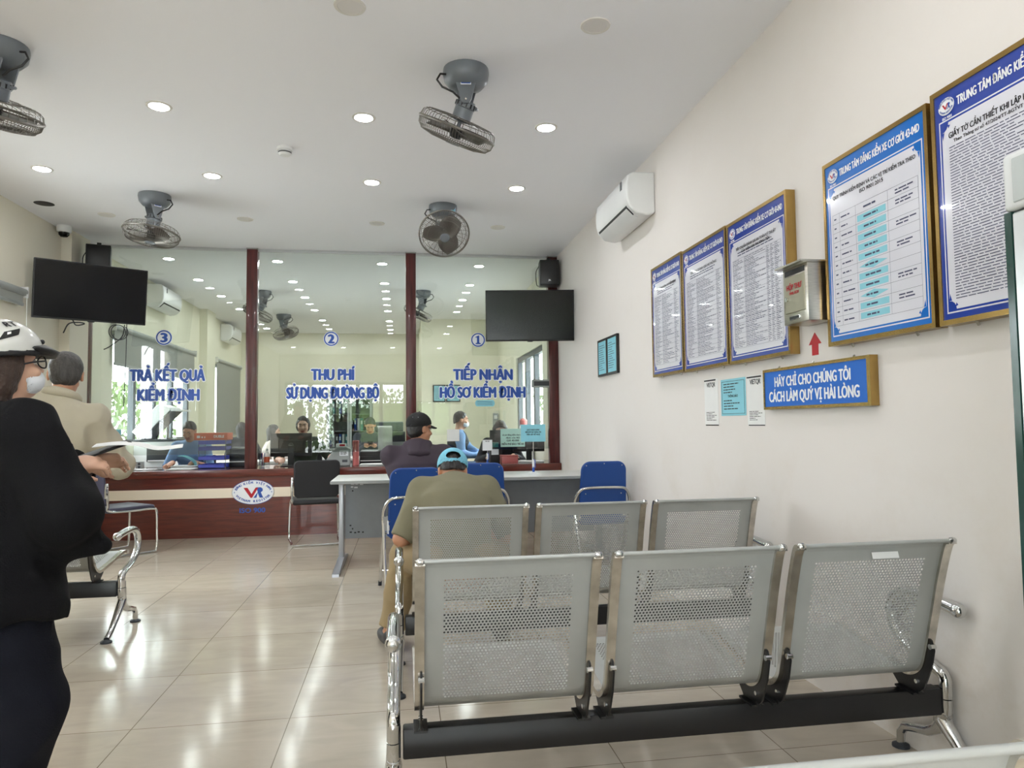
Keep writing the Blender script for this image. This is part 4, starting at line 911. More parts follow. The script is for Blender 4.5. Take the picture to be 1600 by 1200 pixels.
def printer(label, loc, w=.19, h=.21, m='greyd'):
    t = thing('printer', label, 'printer', loc)
    b = MB(); b.rbox(-w/2, w/2, 0, .3, 0, h, m, .012); b.build('body', t)
    b = MB(); b.rbox(-w/2+.01, w/2-.01, -.012, .05, h*.45, h*.62, 'blackp', .004); b.build('output_slot', t)
    b = MB(); b.box(-w/2+.012, w/2-.012, -.04, .0, h*.26, h*.32, 'sheet'); b.build('paper_feed', t, smooth=0)
    b = MB(); b.rbox(-w/2+.01, w/2-.01, .06, .26, h-.004, h+.012, 'grey', .004); b.build('cover', t)
printer('dark grey printer on the counter left of the left inner post', (-1.91, 8.72, CT), .2, .215)
printer('black boxy printer on the counter right of the pink canister', (-.35, 8.72, CT), .32, .155, 'blackp')
def monitor(label, loc, rz, w=.478, h=.275, logo=None, zc=.24):
    t = thing('computer_monitor', label, 'monitor', loc, rz, 'monitors on the counter')
    b = MB(); b.rbox(-w/2, w/2, -.022, .012, zc-h/2+.01, zc+h/2+.01, 'blackp', .008); b.rbox(-w*.3, w*.3, -.04, -.018, zc-h*.25, zc+h*.25, 'blackp', .015, 3); b.build('housing', t)
    b = MB(); b.box(-w/2+.01, w/2-.01, .012, .014, zc-h/2+.025, zc+h/2, 'screen'); b.build('screen', t, smooth=0)
    b = MB(); b.rbox(-.035, .035, -.05, -.025, .01, zc, 'blackp', .006); b.build('neck', t)
    b = MB(); b.rbox(-.11, .11, -.12, .08, 0, .012, 'blackp', .005); b.build('stand', t)
    if logo:
        b = MB(); X = frame((0, -.0408, zc+.005), (1, 0, 0), (0, 0, 1)); n = 28
        b.add([(r*math.cos(2*math.pi*i/n), r*math.sin(2*math.pi*i/n), 0) for i in range(n) for r in (.024, .027)], [(2*i, 2*i+1, (2*i+3) % (2*n), (2*i+2) % (2*n)) for i in range(n)], 'grey', X)
        b.text(logo, .013, 'grey', X @ T(0, -.006, .0), width=.04, bold=.08); b.build('round_logo', t, smooth=0)
monitor('black monitor back with a round logo in front of the woman at window two', (-1.305, 8.72, CT), R(2), logo='DELL')
monitor('black monitor before the bowed woman at window one', (1.19, 8.78, CT), R(8), .22, .17, zc=.30)
monitor('black monitor behind the cyan signs at window one', (1.58, 8.80, CT), R(-4), .40, .26, zc=.24)
def bottle(name, label, loc, m, h=.21, r=.031, cap='white'):
    t = thing(name, label, 'bottle', loc)
    b = MB(); b.lathe([(0, 0), (r, .002), (r, h*.68), (r*.45, h*.85), (r*.42, h*.9), (0, h*.9)], m, 18); b.build('body', t)
    b = MB(); b.lathe([(r*.48, h*.88), (r*.48, h), (0, h)], cap, 14); b.build('cap', t)
    b = MB(); b.lathe([(r+.0006, h*.25), (r+.0006, h*.55)], 'orange', 18); b.build('wrapper_band', t)
bottle('drink_bottle', 'clear bottle with an orange band left of the dark monitor', (-1.565, 8.62, CT), 'clear')
t = thing('water_cup', 'clear plastic cup of pens beside the drink bottle', 'cup', (-1.635, 8.7, CT))
b = MB(); b.lathe([(0, 0), (.03, 0), (.038, .11), (.036, .11), (.029, .004), (0, .004)], 'clear', 18); b.build('cup_body', t)
for q in range(4):
    b = MB(); a = q*1.6; b.tube([(.012*math.cos(a), .012*math.sin(a), .006), (.03*math.cos(a), .03*math.sin(a), .16)], .004, ['lblue', 'red', 'blackp', 'lblue'][q], 8); b.build('pen', t)
t = thing('money_counter', 'light grey banknote counting machine on the counter at window two', 'counting machine', (-.75, 8.56, CT), R(4))
b = MB(); b.prism([(-.16, 0), (.14, 0), (.145, .03), (.145, .2), (.10, .225), (-.02, .22), (-.15, .05)], -.12, .12, 'grey', frame((0, 0, 0), (1, 0, 0), (0, 0, 1))); o = b.build('body', t); md = o.modifiers.new('round', 'BEVEL'); md.width = .012; md.segments = 3; md.limit_method = 'ANGLE'
b = MB(); b.box(.02, .12, -.1215, -.12, .12, .18, 'lwhite'); b.box(.05, .11, -.1215, -.12, .045, .075, 'greyd'); bars(b, .03, .11, .13, .17, 3, 'inkb', z=.1217, X=frame((0, 0, 0), (1, 0, 0), (0, 0, 1))); b.build('label_plate', t, smooth=0)
b = MB(); b.rbox(-.02, .1, -.05, .05, .222, .26, 'white', .006); b.box(.02, .08, -.0515, -.05, .23, .252, 'red'); b.build('display', t)
t = thing('canister', 'tall pink canister standing right of the counting machine', 'canister', (-.54, 8.5, CT))
b = MB(); b.lathe([(0, 0), (.037, .002), (.037, .08), (.033, .085), (.037, .09), (.037, .25), (0, .25)], 'pink', 22); b.build('body', t)
b = MB(); b.lathe([(.039, .25), (.039, .29), (.03, .296), (0, .296)], 'pink', 22); b.build('lid', t)
# draped print-out and its holder
t = thing('document_holder', 'grey upright document holder behind the left inner counter of window two', 'document holder', (-.2, 9.05, 0))
b = MB(); b.rbox(-.16, .28, .0, .45, 0.0, .74, 'grey', .01); b.rbox(-.08, .26, .05, .38, .74, 1.0, 'grey', .008); b.rbox(-.02, .24, .10, .35, 1.0, 1.13, 'greyd', .008); b.build('cabinet_body', t)
b = MB(); b.rbox(-.01, .12, .02, .05, .8, .93, 'greyd', .006); b.build('control_panel', t)
b = MB(); pr = smooth_path([(.16, 1.19), (.10, 1.205), (.04, 1.19), (.022, 1.12), (.024, 1.06), (.01, .99), (.012, .90), (-.004, .86)], 6)
ribbon(b, pr, -.13, .05, -.0008, .0008, 'sheet'); o = b.build('paper_printout', smooth=60, loc=(-.17, 9.02, 0)); o.rotation_euler = (0, 0, R(8)); tag(o, 'long white print-out draped over the grey holder behind window two', 'papers')
# notices stuck on the panes
def taped(label, x0, x1, z0, z1, m, lines, y=YP-.0085, n='taped_notice'):
    t = thing(n, label, 'notice', ((x0+x1)/2, y, z0)); w, h = x1-x0, z1-z0; X = frame((-w/2, 0, 0), (1, 0, 0), (0, 0, 1))
    b = MB(); b.box(0, w, 0, h, -.0015, 0, m, X); b.build('sheet', t, smooth=0)
    d = MB()
    for body, fy, hh, fw in lines: d.text(body, hh, 'inkb', X @ T(w/2, h*fy, .0006), width=w*fw, bold=.05)
    if lines: d.build('print', t, smooth=0)
taped('cyan notice taped on the glass above the papers at the far left', -3.367, -3.062, .985, 1.199, 'cyan', [('KHÁCH HÀNG KÝ TÊN', .62, .016, .5), ('VÀO BIÊN BẢN', .5, .016, .55)])
taped('pale green printed notice taped low on the glass of window one', 1.16, 1.455, .94, 1.156, 'palegreen', [('Lệ phí đăng kiểm theo quy', .62, .017, .85), ('định của Bộ', .46, .017, .55), ('GIÁ 40.000', .3, .02, .5), ('MIỄN PHÍ BẢO TRÌ XE', .1, .022, .9)])
taped('blank white sheet taped low on the glass in front of the man in the vest', .523, .668, 1.017, 1.157, 'sheet', [])
b = MB(); P = [(.045*math.cos(a)*.6+(.09 if abs(a) < 1.58 else -.09), .039*math.sin(a)) for a in [R(q) for q in range(-90, 270, 15)]]
b.prism(P, 0, .0012, 'cyan', frame((.977, YP-.0065, 1.463), (1, 0, 0), (0, 0, 1)))
for q in (-.02, 0, .02): b.box(-.09, .09, q-.002, q+.002, .0012, .0018, 'ink', frame((.977, YP-.0065, 1.463), (1, 0, 0), (0, 0, 1)))
o = b.build('round_notice', smooth=0); tag(o, 'small cyan rounded notice stuck below the lettering of window one', 'notice')
t = thing('speech_unit', 'grey intercom unit with dark grille on the glass beside the right post', 'intercom', (1.667, YP-.012, 1.648))
b = MB(); b.rbox(-.123, .123, -.03, .012, 0, .096, 'grey', .006); b.build('housing', t)
b = MB(); b.rbox(-.1, .1, -.033, -.028, .02, .076, 'greyd', .003)
for q in range(9): b.box(-.095, .095, -.0345, -.033, .024+q*.0055, .026+q*.0055, 'blackp')
b.build('grille', t)
t = thing('card_reader', 'small dark card terminal with green top at window one', 'card terminal', (1.10, 8.5, CT), R(8))
b = MB(); b.rbox(-.055, .055, -.04, .06, 0, .19, 'blackp', .008); b.build('body', t)
b = MB(); b.rbox(-.045, .045, -.044, -.036, .19, .25, 'green', .004); b.box(-.045, .045, -.043, -.03, .10, .17, 'lwhite'); b.build('front_card', t)
t = thing('paper_box', 'pink paper box on the counter right of the card terminal', 'box', (1.29, 8.56, CT))
b = MB(); b.rbox(-.1, .1, -.08, .08, 0, .07, 'pink', .004); b.build('box_body', t); b = MB(); b.rbox(-.103, .103, -.083, .083, .07, .09, 'pink', .004); b.build('lid', t)
# office furniture behind
def office_chair(label, loc, rz):
    t = thing('office_chair', label, 'chair', loc, rz, 'office chairs behind the counter')
    b = MB(); b.rbox(-.23, .23, -.2, .24, .365, .41, 'blackmesh', .02, 3); b.build('seat', t)
    b = MB(); b.rbox(-.2, .2, -.27, -.235, .56, .86, 'blackmesh', .016, 3); b.build('backrest', t)
    b = MB(); b.tube([(0, -.1, .33), (0, -.25, .33), (0, -.262, .6)], .018, 'blackp', 8); b.build('back_stem', t)
    b = MB(); b.tube([(0, 0, .08), (0, 0, .33)], .025, 'chrome', 12)
    for i in range(5):
        a = i*2*math.pi/5; b.tube([(0, 0, .09), (.26*math.cos(a), .26*math.sin(a), .055)], .018, 'blackp', 8); b.ball((.26*math.cos(a), .26*math.sin(a), .028), .028, 'rubber', 10)
    b.build('star_base', t); return t
def side_desk(label, loc, L):
    t = thing('office_desk', label, 'desk', loc)
    b = MB(); b.rbox(0, L, 0, .6, .70, .74, 'desk', .005); b.build('desk_top', t)
    b = MB(); b.box(.03, L-.03, .03, .05, .1, .70, 'panel'); b.build('front_panel', t, smooth=0)
    for x in (.0, L-.03):
        b = MB(); b.box(x, x+.03, .02, .58, 0, .70, 'panel'); b.build('side_panel', t, smooth=0)
side_desk('long office desk in front of the man with the phone', (-1.2, 10.62, 0), 1.15)
side_desk('office desk at the far left behind the women', (-2.7, 9.98, 0), 1.2)
printer('large dark printer behind the man with the phone', (-.22, 12.0, .9), .48, .36, 'greyd')
t = thing('printer_stand', 'low white cabinet carrying the large dark printer', 'cabinet', (-.22, 11.98, 0))
b = MB(); b.rbox(-.28, .28, -.03, .4, 0, .9, 'white', .008); b.build('body', t)
for s in (-1, 1):
    b = MB(); b.rbox(min(s*.005, s*.27), max(s*.005, s*.27), -.045, -.03, .06, .87, 'white', .004); o = b.build('door', t); k = MB(); k.rbox(s*.03-.006, s*.03+.006, -.06, -.045, .5, .62, 'chrome', .003); k.build('handle', o)
t = thing('filing_cabinet', 'glass-fronted grey filing cabinet against the office far wall', 'filing cabinet', (-.98, 13.6, 0))
b = MB(); b.box(-.42, -.40, 0, .42, 0, 1.75, 'grey'); b.box(.40, .42, 0, .42, 0, 1.75, 'grey'); b.box(-.42, .42, .40, .42, 0, 1.75, 'grey'); b.box(-.42, .42, 0, .42, 1.73, 1.75, 'grey'); b.box(-.42, .42, 0, .42, 0, .06, 'grey'); b.box(-.01, .01, -.005, .4, .06, 1.73, 'grey'); b.build('case', t, smooth=0)
for z in (.8, 1.1, 1.42):
    b = MB(); b.box(-.40, .40, .02, .40, z, z+.015, 'grey'); b.build('shelf', t, smooth=0)
for s in (-1, 1):
    b = MB(); xa, xb = sorted((s*.01, s*.405)); b.box(xa, xb, -.02, -.004, .07, .75, 'grey')
    for q in ((xa, xa+.03, .78, 1.72), (xb-.03, xb, .78, 1.72), (xa, xb, .76, .79), (xa, xb, 1.70, 1.73)): b.box(q[0], q[1], -.02, -.004, q[2], q[3], 'grey')
    o = b.build('door', t, smooth=0); g = MB(); g.box(xa+.03, xb-.03, -.014, -.01, .79, 1.70, 'clear'); g.build('door_glass', o, smooth=0)
cols = ['tray', 'sheet', 'greyd', 'lblue', 'sheet', 'green', 'greyd']
for sh, z in enumerate((.815, 1.115, 1.435)):
    for k in range(6):
        x = -1.34+.06*k+(.40 if sh == 1 else 0)
        b = MB(); b.rbox(-.022, .022, 0, .22, 0, .235, cols[(k+sh*2) % 7], .003); b.box(-.015, .015, -.001, 0, .12, .19, 'lwhite'); o = b.build('ring_binder', loc=(x, 13.68, z), smooth=0); tag(o, ['binder on the lowest glazed shelf of the office filing cabinet', 'binder on the middle glazed shelf of the office filing cabinet', 'binder on the top shelf of the office filing cabinet'][sh], 'binder', ['binders on the lowest cabinet shelf', 'binders on the middle cabinet shelf', 'binders on the top cabinet shelf'][sh])
t = thing('office_cupboard', 'white cupboard under the right office window with a pink-topped jar on it', 'cupboard', (1.62, 9.9, 0))
b = MB(); b.rbox(-.23, .23, 0, 1.3, 0, 1.0, 'white', .008); b.build('body', t)
for k in (0, 1):
    b = MB(); b.rbox(-.245, -.23, .03+.63*k, .64+.63*k, .06, .96, 'white', .004); o = b.build('door', t); h = MB(); h.rbox(-.26, -.245, .58+.1*k, .60+.1*k, .5, .62, 'chrome', .003); h.build('handle', o)
t = thing('jar', 'white jar with a mauve lid on the cupboard by the right window', 'jar', (1.72, 9.98, 1.0))
b = MB(); b.lathe([(0, 0), (.055, 0), (.06, .02), (.06, .17), (.04, .2), (0, .2)], 'white', 18); b.build('body', t); b = MB(); b.lathe([(.05, .2), (.055, .21), (.055, .26), (.03, .29), (0, .29)], 'pink', 18); b.build('lid', t)
t = thing('switch_panel', 'tall grey switch panel on the right end of the office end wall', 'switch panel', (1.79, 13.6, 1.15))
b = MB(); b.rbox(-.05, .05, -.05, 0, 0, .27, 'grey', .006); b.build('box_body', t); b = MB(); b.rbox(-.03, .03, -.058, -.05, .16, .23, 'white', .003); b.build('switch', t)
# ------------------------------------------------------------------ people: one smooth skin per body, clothes fitted over it
V = lambda *a: np.array(a, float)
def unit(v): return v/np.linalg.norm(v)
class Field:
    """signed distance field of blended rounded limbs, meshed into one closed surface"""
    def __init__(s, res=.009): s.res = res; s.ops = []
    def cone(s, a, b, ra, rb, k=.02, flat=False, sub=False): s.ops.append(('c', V(*a), V(*b), ra, rb, k, flat, sub)); return s
    def limb(s, a, b, ea, eb, side, k=.05): s.ops.append(('l', V(*a), V(*b), ea, eb, unit(V(*side)), k, False, False)); return s    # ellipse half-widths (side, front)
    def ell(s, c, r, Rm=None, k=.02, sub=False): s.ops.append(('e', V(*c), V(*r), np.eye(3) if Rm is None else Rm, k, sub)); return s
    def cut(s, p, n, c=None, r=9): s.ops.append(('x', V(*p), unit(V(*n)), None if c is None else V(*c), r)); return s
    def bounds(s, o):
        if o[0] == 'c': q = np.array([o[1]-o[3], o[1]+o[3], o[2]-o[4], o[2]+o[4]])
        elif o[0] == 'l': m0, m1 = max(o[3]), max(o[4]); q = np.array([o[1]-m0, o[1]+m0, o[2]-m1, o[2]+m1])
        else: m = max(o[2]); q = np.array([o[1]-m, o[1]+m])
        return q.min(0), q.max(0)
    def mesh(s, folds=0., fscale=14., seed=0):
        bs = [s.bounds(o) for o in s.ops if o[0] != 'x' and not (o[-1])]
        lo = np.min([b[0] for b in bs], 0)-.03; hi = np.max([b[1] for b in bs], 0)+.03
        h = s.res; n = np.ceil((hi-lo)/h).astype(int)+1
        ax = [lo[i]+h*np.arange(n[i]) for i in range(3)]
        G = np.full(n, .5, np.float32)
        for o in s.ops:
            if o[0] == 'x':
                _, p, nn, c, r = o
                d = (ax[0]-p[0])[:, None, None]*nn[0]+(ax[1]-p[1])[None, :, None]*nn[1]+(ax[2]-p[2])[None, None, :]*nn[2]
                if c is not None:
                    rr = np.sqrt((ax[0]-c[0])[:, None, None]**2+(ax[1]-c[1])[None, :, None]**2+(ax[2]-c[2])[None, None, :]**2)
                    d = np.where(rr < r, d, -9)
                G = np.maximum(G, d).astype(np.float32); continue
            k = o[6] if o[0] == 'l' else o[5] if o[0] == 'c' else o[4]
            b0, b1 = s.bounds(o); mg = max(.03, k*1.2)
            i0 = np.maximum(((b0-mg-lo)/h).astype(int), 0); i1 = np.minimum(((b1+mg-lo)/h).astype(int)+2, n)
            if np.any(i1 <= i0): continue
            P = np.stack(np.meshgrid(*[ax[q][i0[q]:i1[q]] for q in range(3)], indexing='ij'), -1)
            if o[0] == 'e':
                q = (P-o[1]) @ o[3]; k0 = np.linalg.norm(q/o[2], axis=-1); k1 = np.linalg.norm(q/o[2]**2, axis=-1)+1e-9
                d = np.where(k0 < .05, -min(o[2])*(1-k0), k0*(k0-1)/k1)
            else:
                a, b = o[1], o[2]; ba = b-a; L2 = max(ba@ba, 1e-9); pa = P-a; t = np.clip(pa@ba/L2, 0, 1)
                q = pa-t[..., None]*ba
                if o[0] == 'c':
                    d = np.linalg.norm(q, axis=-1)-(o[3]+(o[4]-o[3])*t)
                    if o[6]: d = np.maximum(d, (P-b)@(ba/math.sqrt(L2)))
                else:
                    u = ba/math.sqrt(L2); sd = unit(o[5]-u*(o[5]@u)); fr = np.cross(u, sd)
                    w = o[3][0]+(o[4][0]-o[3][0])*t; f = o[3][1]+(o[4][1]-o[3][1])*t; qs, qf, qu = q@sd, q@fr, q@u
                    k0 = np.sqrt((qs/w)**2+(qf/f)**2+(qu/f)**2); k1 = np.sqrt((qs/w**2)**2+(qf/f**2)**2+(qu/f**2)**2)+1e-9
                    d = np.where(k0 < .05, -np.minimum(w, f), k0*(k0-1)/k1)
            S = tuple(slice(i0[q], i1[q]) for q in range(3)); g = G[S]
            if o[-1]: G[S] = np.maximum(g, -d)
            else:
                hh = np.clip(.5+.5*(g-d)/k, 0, 1); G[S] = g*(1-hh)+d*hh-k*hh*(1-hh)
        if folds:
            r = np.random.RandomState(seed); W_ = 0
            for _ in range(5):
                f = r.normal(size=3)*fscale*np.array([1, 1, .7]); ph = r.uniform(0, 6)
                W_ = W_+np.sin(ax[0][:, None, None]*f[0]+ax[1][None, :, None]*f[1]+ax[2][None, None, :]*f[2]+ph)
            G = G+folds*np.abs(W_/2.2)-folds*.5
        # surface nets
        sg = G < 0; c = sg[:-1, :-1, :-1].astype(np.int8)
        tot = sum(sg[i:n[0]-1+i, j:n[1]-1+j, l:n[2]-1+l].astype(np.int8) for i in (0, 1) for j in (0, 1) for l in (0, 1))
        act = (tot > 0) & (tot < 8); idx = np.argwhere(act); num = np.full(act.shape, -1, np.int64); num[act] = np.arange(len(idx))
        acc = np.zeros((len(idx), 3)); cnt = np.zeros(len(idx))
        cor = [(i, j, l) for i in (0, 1) for j in (0, 1) for l in (0, 1)]
        val = {q: G[idx[:, 0]+q[0], idx[:, 1]+q[1], idx[:, 2]+q[2]] for q in cor}
        for q in cor:
            for d in range(3):
                if q[d] == 0:
                    q2 = list(q); q2[d] = 1; va, vb = val[q], val[tuple(q2)]; m = (va < 0) != (vb < 0)
                    t = np.where(m, va/np.where(m, va-vb, 1), 0); p = np.array(q, float)[None, :].repeat(len(idx), 0); p[:, d] += t
                    acc[m] += p[m]; cnt[m] += 1
        vs = lo+h*(idx+acc/np.maximum(cnt, 1)[:, None])
        fs = []
        for d in range(3):
            e = [slice(1, -1)]*3; e[d] = slice(0, -1); e = tuple(e); e2 = list(e); e2[d] = slice(1, None); 
            A = sg[e]; B = sg[tuple(e2)]; ch = np.argwhere(A != B)
            if not len(ch): continue
            off = np.array([1, 1, 1]); off[d] = 0; ch = ch+off
            o1, o2 = [q for q in range(3) if q != d]
            def nm(x, y):
                z = ch.copy(); z[:, o1] -= x; z[:, o2] -= y; return num[z[:, 0], z[:, 1], z[:, 2]]
            Q = np.stack([nm(1, 1), nm(0, 1), nm(0, 0), nm(1, 0)], 1); inside = sg[ch[:, 0], ch[:, 1], ch[:, 2]]
            if d == 1: inside = ~inside
            Q[~inside] = Q[~inside][:, ::-1]; fs.append(Q)
        F = np.concatenate(fs); F = F[(F >= 0).all(1)]
        return vs, F
    def build(s, name, m, parent, folds=0., fscale=14., seed=0, region=None):
        vs, F = s.mesh(folds, fscale, seed); o0 = np.array(parent.location) if parent and parent.parent is None else V(0, 0, 0)
        root = parent
        while root is not None and root.parent is not None: root = root.parent
        if root is not None: vs = vs-np.array(root.location)
        me = bpy.data.meshes.new(name); me.from_pydata(vs.tolist(), [], F.tolist())
        me.polygons.foreach_set('use_smooth', [True]*len(F))
        for q in ([m] if isinstance(m, str) else m): me.materials.append(M[q])
        if region is not None:
            c = vs[F].mean(1)+(np.array(root.location) if root is not None else 0); me.polygons.foreach_set('material_index', region(c).astype(np.int32))
        me.update(); ob = bpy.data.objects.new(name, me); COL.objects.link(ob); ob.parent = parent
        sm = ob.modifiers.new('smooth', 'SMOOTH'); sm.factor = .5; sm.iterations = 2
        return ob
def ik(a, c, l1, l2, pole):
    a, c = V(*a), V(*c); d = c-a; L = np.linalg.norm(d); 
    if L > (l1+l2)*.995: c = a+d/L*(l1+l2)*.995; d = c-a; L = np.linalg.norm(d)
    x = (l1*l1-l2*l2+L*L)/(2*L); hgt = math.sqrt(max(l1*l1-x*x, 0)); u = d/L; p = V(*pole); p = unit(p-u*(p@u))
    return a+u*x+p*hgt, c
def rot(yaw, pitch, roll):      # columns: right, forward, up
    return np.array((Matrix.Rotation(yaw, 3, 'Z') @ Matrix.Rotation(pitch, 3, 'X') @ Matrix.Rotation(roll, 3, 'Y')))
def hand(f, w, d, n, curl=.5, s=1., side=1):
    """palm, four bent fingers of unequal length and a thumb; d runs along the palm, n out of it"""
    d = unit(d); n = unit(n-d*(n@d)); sd = np.cross(d, n)*side
    Rm = np.stack([sd, d, n], 1)
    f.ell(w+d*.048*s, (.041*s, .055*s, .017*s), Rm, .012); f.cone(w-d*.03*s, w+d*.02*s, .026*s, .026*s, .02)
    for i, (o, L) in enumerate(((.030, .072), (.010, .082), (-.010, .077), (-.029, .06))):
        b = w+d*.088*s+sd*o*s-d*abs(o)*.25; c1, c2 = curl*.7, curl*1.7
        d1 = d*math.cos(c1)+n*math.sin(c1); d2 = d*math.cos(c2)+n*math.sin(c2)
        m = b+d1*L*.5*s; e = m+d2*L*.5*s
        f.cone(b-d*.015*s, m, .0098*s, .0088*s, .005); f.cone(m, e, .0088*s, .007*s, .004)
    b = w+d*.025*s+sd*.034*s; dt = unit(d*.6+sd*.7+n*.35); m = b+dt*.04*s; e = m+unit(d*.85+sd*.2+n*.4)*.034*s
    f.cone(b-dt*.01*s, m, .014*s, .0105*s, .008); f.cone(m, e, .0105*s, .008*s, .004)
def make_person(label, loc, yaw, hip, lean, head, arms, legs, outfit, res=.009, scale=1., turn=0., neck=None, wide=1., deep=1., twist=0.):
    """loc on the floor; hip height; lean of the torso; head = (yaw, pitch, roll) relative to the body;
       arms: side -> (wrist, pole, palm direction, palm normal, curl) in world axes; legs: side -> (ankle, pole, toe direction)"""
    o = outfit; P = thing('person', label, 'person', (loc[0], loc[1], 0))
    s = scale; B = rot(yaw, -lean, turn); rt, fw, up = B[:, 0], B[:, 1], B[:, 2]
    B0 = rot(yaw, 0, 0); r0, f0 = B0[:, 0], B0[:, 1]
    hp = V(loc[0], loc[1], hip); wst = hp+up*.18*s; ch = hp+up*.36*s+fw*.0; nb = hp+up*.50*s
    B2 = rot(yaw+twist, -lean, turn); rs = B2[:, 0]
    sh = {q: hp+up*.455*s+rs*q*(.165*wide)*s for q in (-1, 1)}
    hpj = {q: hp+r0*q*.09*s for q in (-1, 1)}
    nd = unit(up*1.0+fw*.0) if neck is None else unit(up*math.cos(neck)+fw*math.sin(neck))
    H = rot(yaw+head[0], -head[1], head[2]); hr, hf, hu = H[:, 0], H[:, 1], H[:, 2]
    hc = nb+nd*.085*s+hu*.085*s+hf*.018*s
    hs = s*.97
    def hp_(x, y, z): return hc+hr*x*hs+hf*y*hs+hu*z*hs
    def hell(f, c, r, k=.02, sub=False): f.ell(hp_(*c), V(*r)*hs, H, k, sub)
    elb, wri, kne, ank = {}, {}, {}, {}
    for q in (-1, 1):
        a = arms[q]; elb[q], wri[q] = ik(sh[q], a[0], .285*s, .25*s, a[1])
        kne[q], ank[q] = ik(hpj[q], legs[q][0], .42*s, .415*s, legs[q][1])
    # --- body
    f = Field(res)
    f.limb(hp-up*.05*s, wst, (.155*wide*s, .105*deep*s), (.135*wide*s, .095*deep*s), r0); f.limb(wst, ch, (.135*wide*s, .095*deep*s), (.165*wide*s, .105*deep*s), rs); f.limb(ch, hp+up*.44*s, (.165*wide*s, .105*deep*s), (.12*s, .07*s), rs)
    f.cone(hp+up*.40*s, nb+nd*.02, .07*s, .052*s, .05); f.cone(nb, hp_(0, -.02, -.05), .053*s, .05*s, .03)
    for q in (-1, 1):
        f.cone(hp+up*.46*s+rs*q*.05*s, sh[q], .055*s, .056*s, .05); f.cone(sh[q], elb[q], .05*s, .04*s, .03); f.cone(elb[q], wri[q], .04*s, .027*s, .02)
        hand(f, wri[q], arms[q][2], arms[q][3], arms[q][4], s, -q)
        f.cone(hpj[q], kne[q], .085*s, .056*s, .04); f.cone(kne[q], ank[q], .055*s, .036*s, .02); f.cone(ank[q], ank[q]+unit(V(*legs[q][2]))*.10*s-V(0, 0, .05*s), .036*s, .03*s, .02)
    hell(f, (0, -.012, .028), (.074, .094, .088)); hell(f, (0, .03, -.045), (.059, .058, .07), .03); hell(f, (0, .055, -.088), (.03, .03, .024), .03)
    f.cone(hp_(0, .088, .002), hp_(0, .112, -.03), .008*hs, .0135*hs, .014); hell(f, (0, .082, .028), (.05, .014, .012), .02)
    for q in (-1, 1):
        hell(f, (q*.033, .092, .004), (.02, .012, .011), .008, True); hell(f, (q*.04, .07, -.03), (.024, .022, .02), .02); hell(f, (q*.079, -.006, -.005), (.011, .024, .034), .008); hell(f, (q*.084, .002, -.005), (.006, .011, .018), .004, True)
        hell(f, (q*.012, .1, -.036), (.009, .009, .007), .006)
    hell(f, (0, .092, -.06), (.024, .010, .0065), .006); hell(f, (0, .089, -.071), (.02, .011, .0065), .006)
    def reg(c):
        q = (c-hc) @ H/hs
        return ((np.abs(q[:, 0]) < .025) & (q[:, 1] > .08) & (q[:, 2] < -.052) & (q[:, 2] > -.079)).astype(int)
    body = f.build('body', [o['skin'], 'lips'], P, region=reg)
    if o.get('face', True):
        for q in (-1, 1):
            e = Field(.0028)
            if o.get('near'): hell(e, (q*.032, .0795, .004), (.0145, .011, .0095), .002); e.build('eye', 'eye', P)
            e = Field(.0024); hell(e, (q*.032, .0875 if o.get('near') else .083, .002), (.006, .004, .006) if o.get('near') else (.011, .006, .0035), .002); e.build('iris', 'iris', P)
            e = Field(.0035); e.cone(hp_(q*.014, .094, .024), hp_(q*.034, .094, .03), .0042, .0042, .004); e.cone(hp_(q*.034, .094, .03), hp_(q*.05, .082, .024), .0042, .003, .004); e.build('eyebrow', 'hair', P)
    # --- hair
    hair = o.get('hair'); hm = o.get('hm', 'hair')
    if hair:
        f = Field(min(res, .007)); hell(f, (0, -.016, .034 if not o.get('capped') else .028), (.083, .099, .094) if not o.get('capped') else (.081, .096, .086))
        if hair in ('short', 'crop'): hell(f, (0, -.05, -.03), (.067, .056, .055), .03)
        if hair in ('long', 'bob', 'bun'): hell(f, (0, -.03, -.01), (.088, .085, .09), .03)
        f.cut(hp_(0, .066, .062), hf*.86-hu*.5); f.cut(hp_(0, .03 if hair != 'short' else .012, -.02), hf*.95+hu*.0, hp_(0, .05, -.075), .125*hs)
        if hair == 'short': f.cut(hp_(0, -.07, -.082), -hu*.9+hf*.4)
        if hair == 'crop': f.cut(hp_(0, -.06, -.035), -hu*.85+hf*.55)
        if hair == 'long':
            for q in (-1, 0, 1): f.cone(hp_(q*.055, -.05, 0), hp_(q*.05, -.075, -.24), .045*hs, .03*hs, .04)
        if hair == 'bob':
            for q in (-1, 1): f.cone(hp_(q*.07, -.02, 0), hp_(q*.06, -.03, -.12), .035*hs, .03*hs, .03)
            f.cone(hp_(0, -.06, 0), hp_(0, -.06, -.12), .05*hs, .04*hs, .04)
        if hair == 'bun': hell(f, (0, -.115, .03), (.045, .04, .045), .02)
        f.build('hair', hm, P, .004, 60)
    # --- upper garment
    f = Field(res); g = o.get('loose', .012); lf = o.get('sleeve', 1.)
    f.limb(hp-up*(.06+o.get('hem', 0))*s, wst, (.16*wide*s+g+o.get('flare', 0), .11*deep*s+g+o.get('flare', 0)*.8), (.14*wide*s+g, .1*deep*s+g), r0); f.limb(wst, ch, (.14*wide*s+g, .1*deep*s+g), (.17*wide*s+g, .11*deep*s+g), rs); f.limb(ch, hp+up*.44*s, (.17*wide*s+g, .11*deep*s+g), (.13*s+g, .075*s+g), rs)
    f.cone(hp+up*.43*s, nb-up*.005+nd*.012, .075*s+g*.6, .058*s+g*.4, .04)
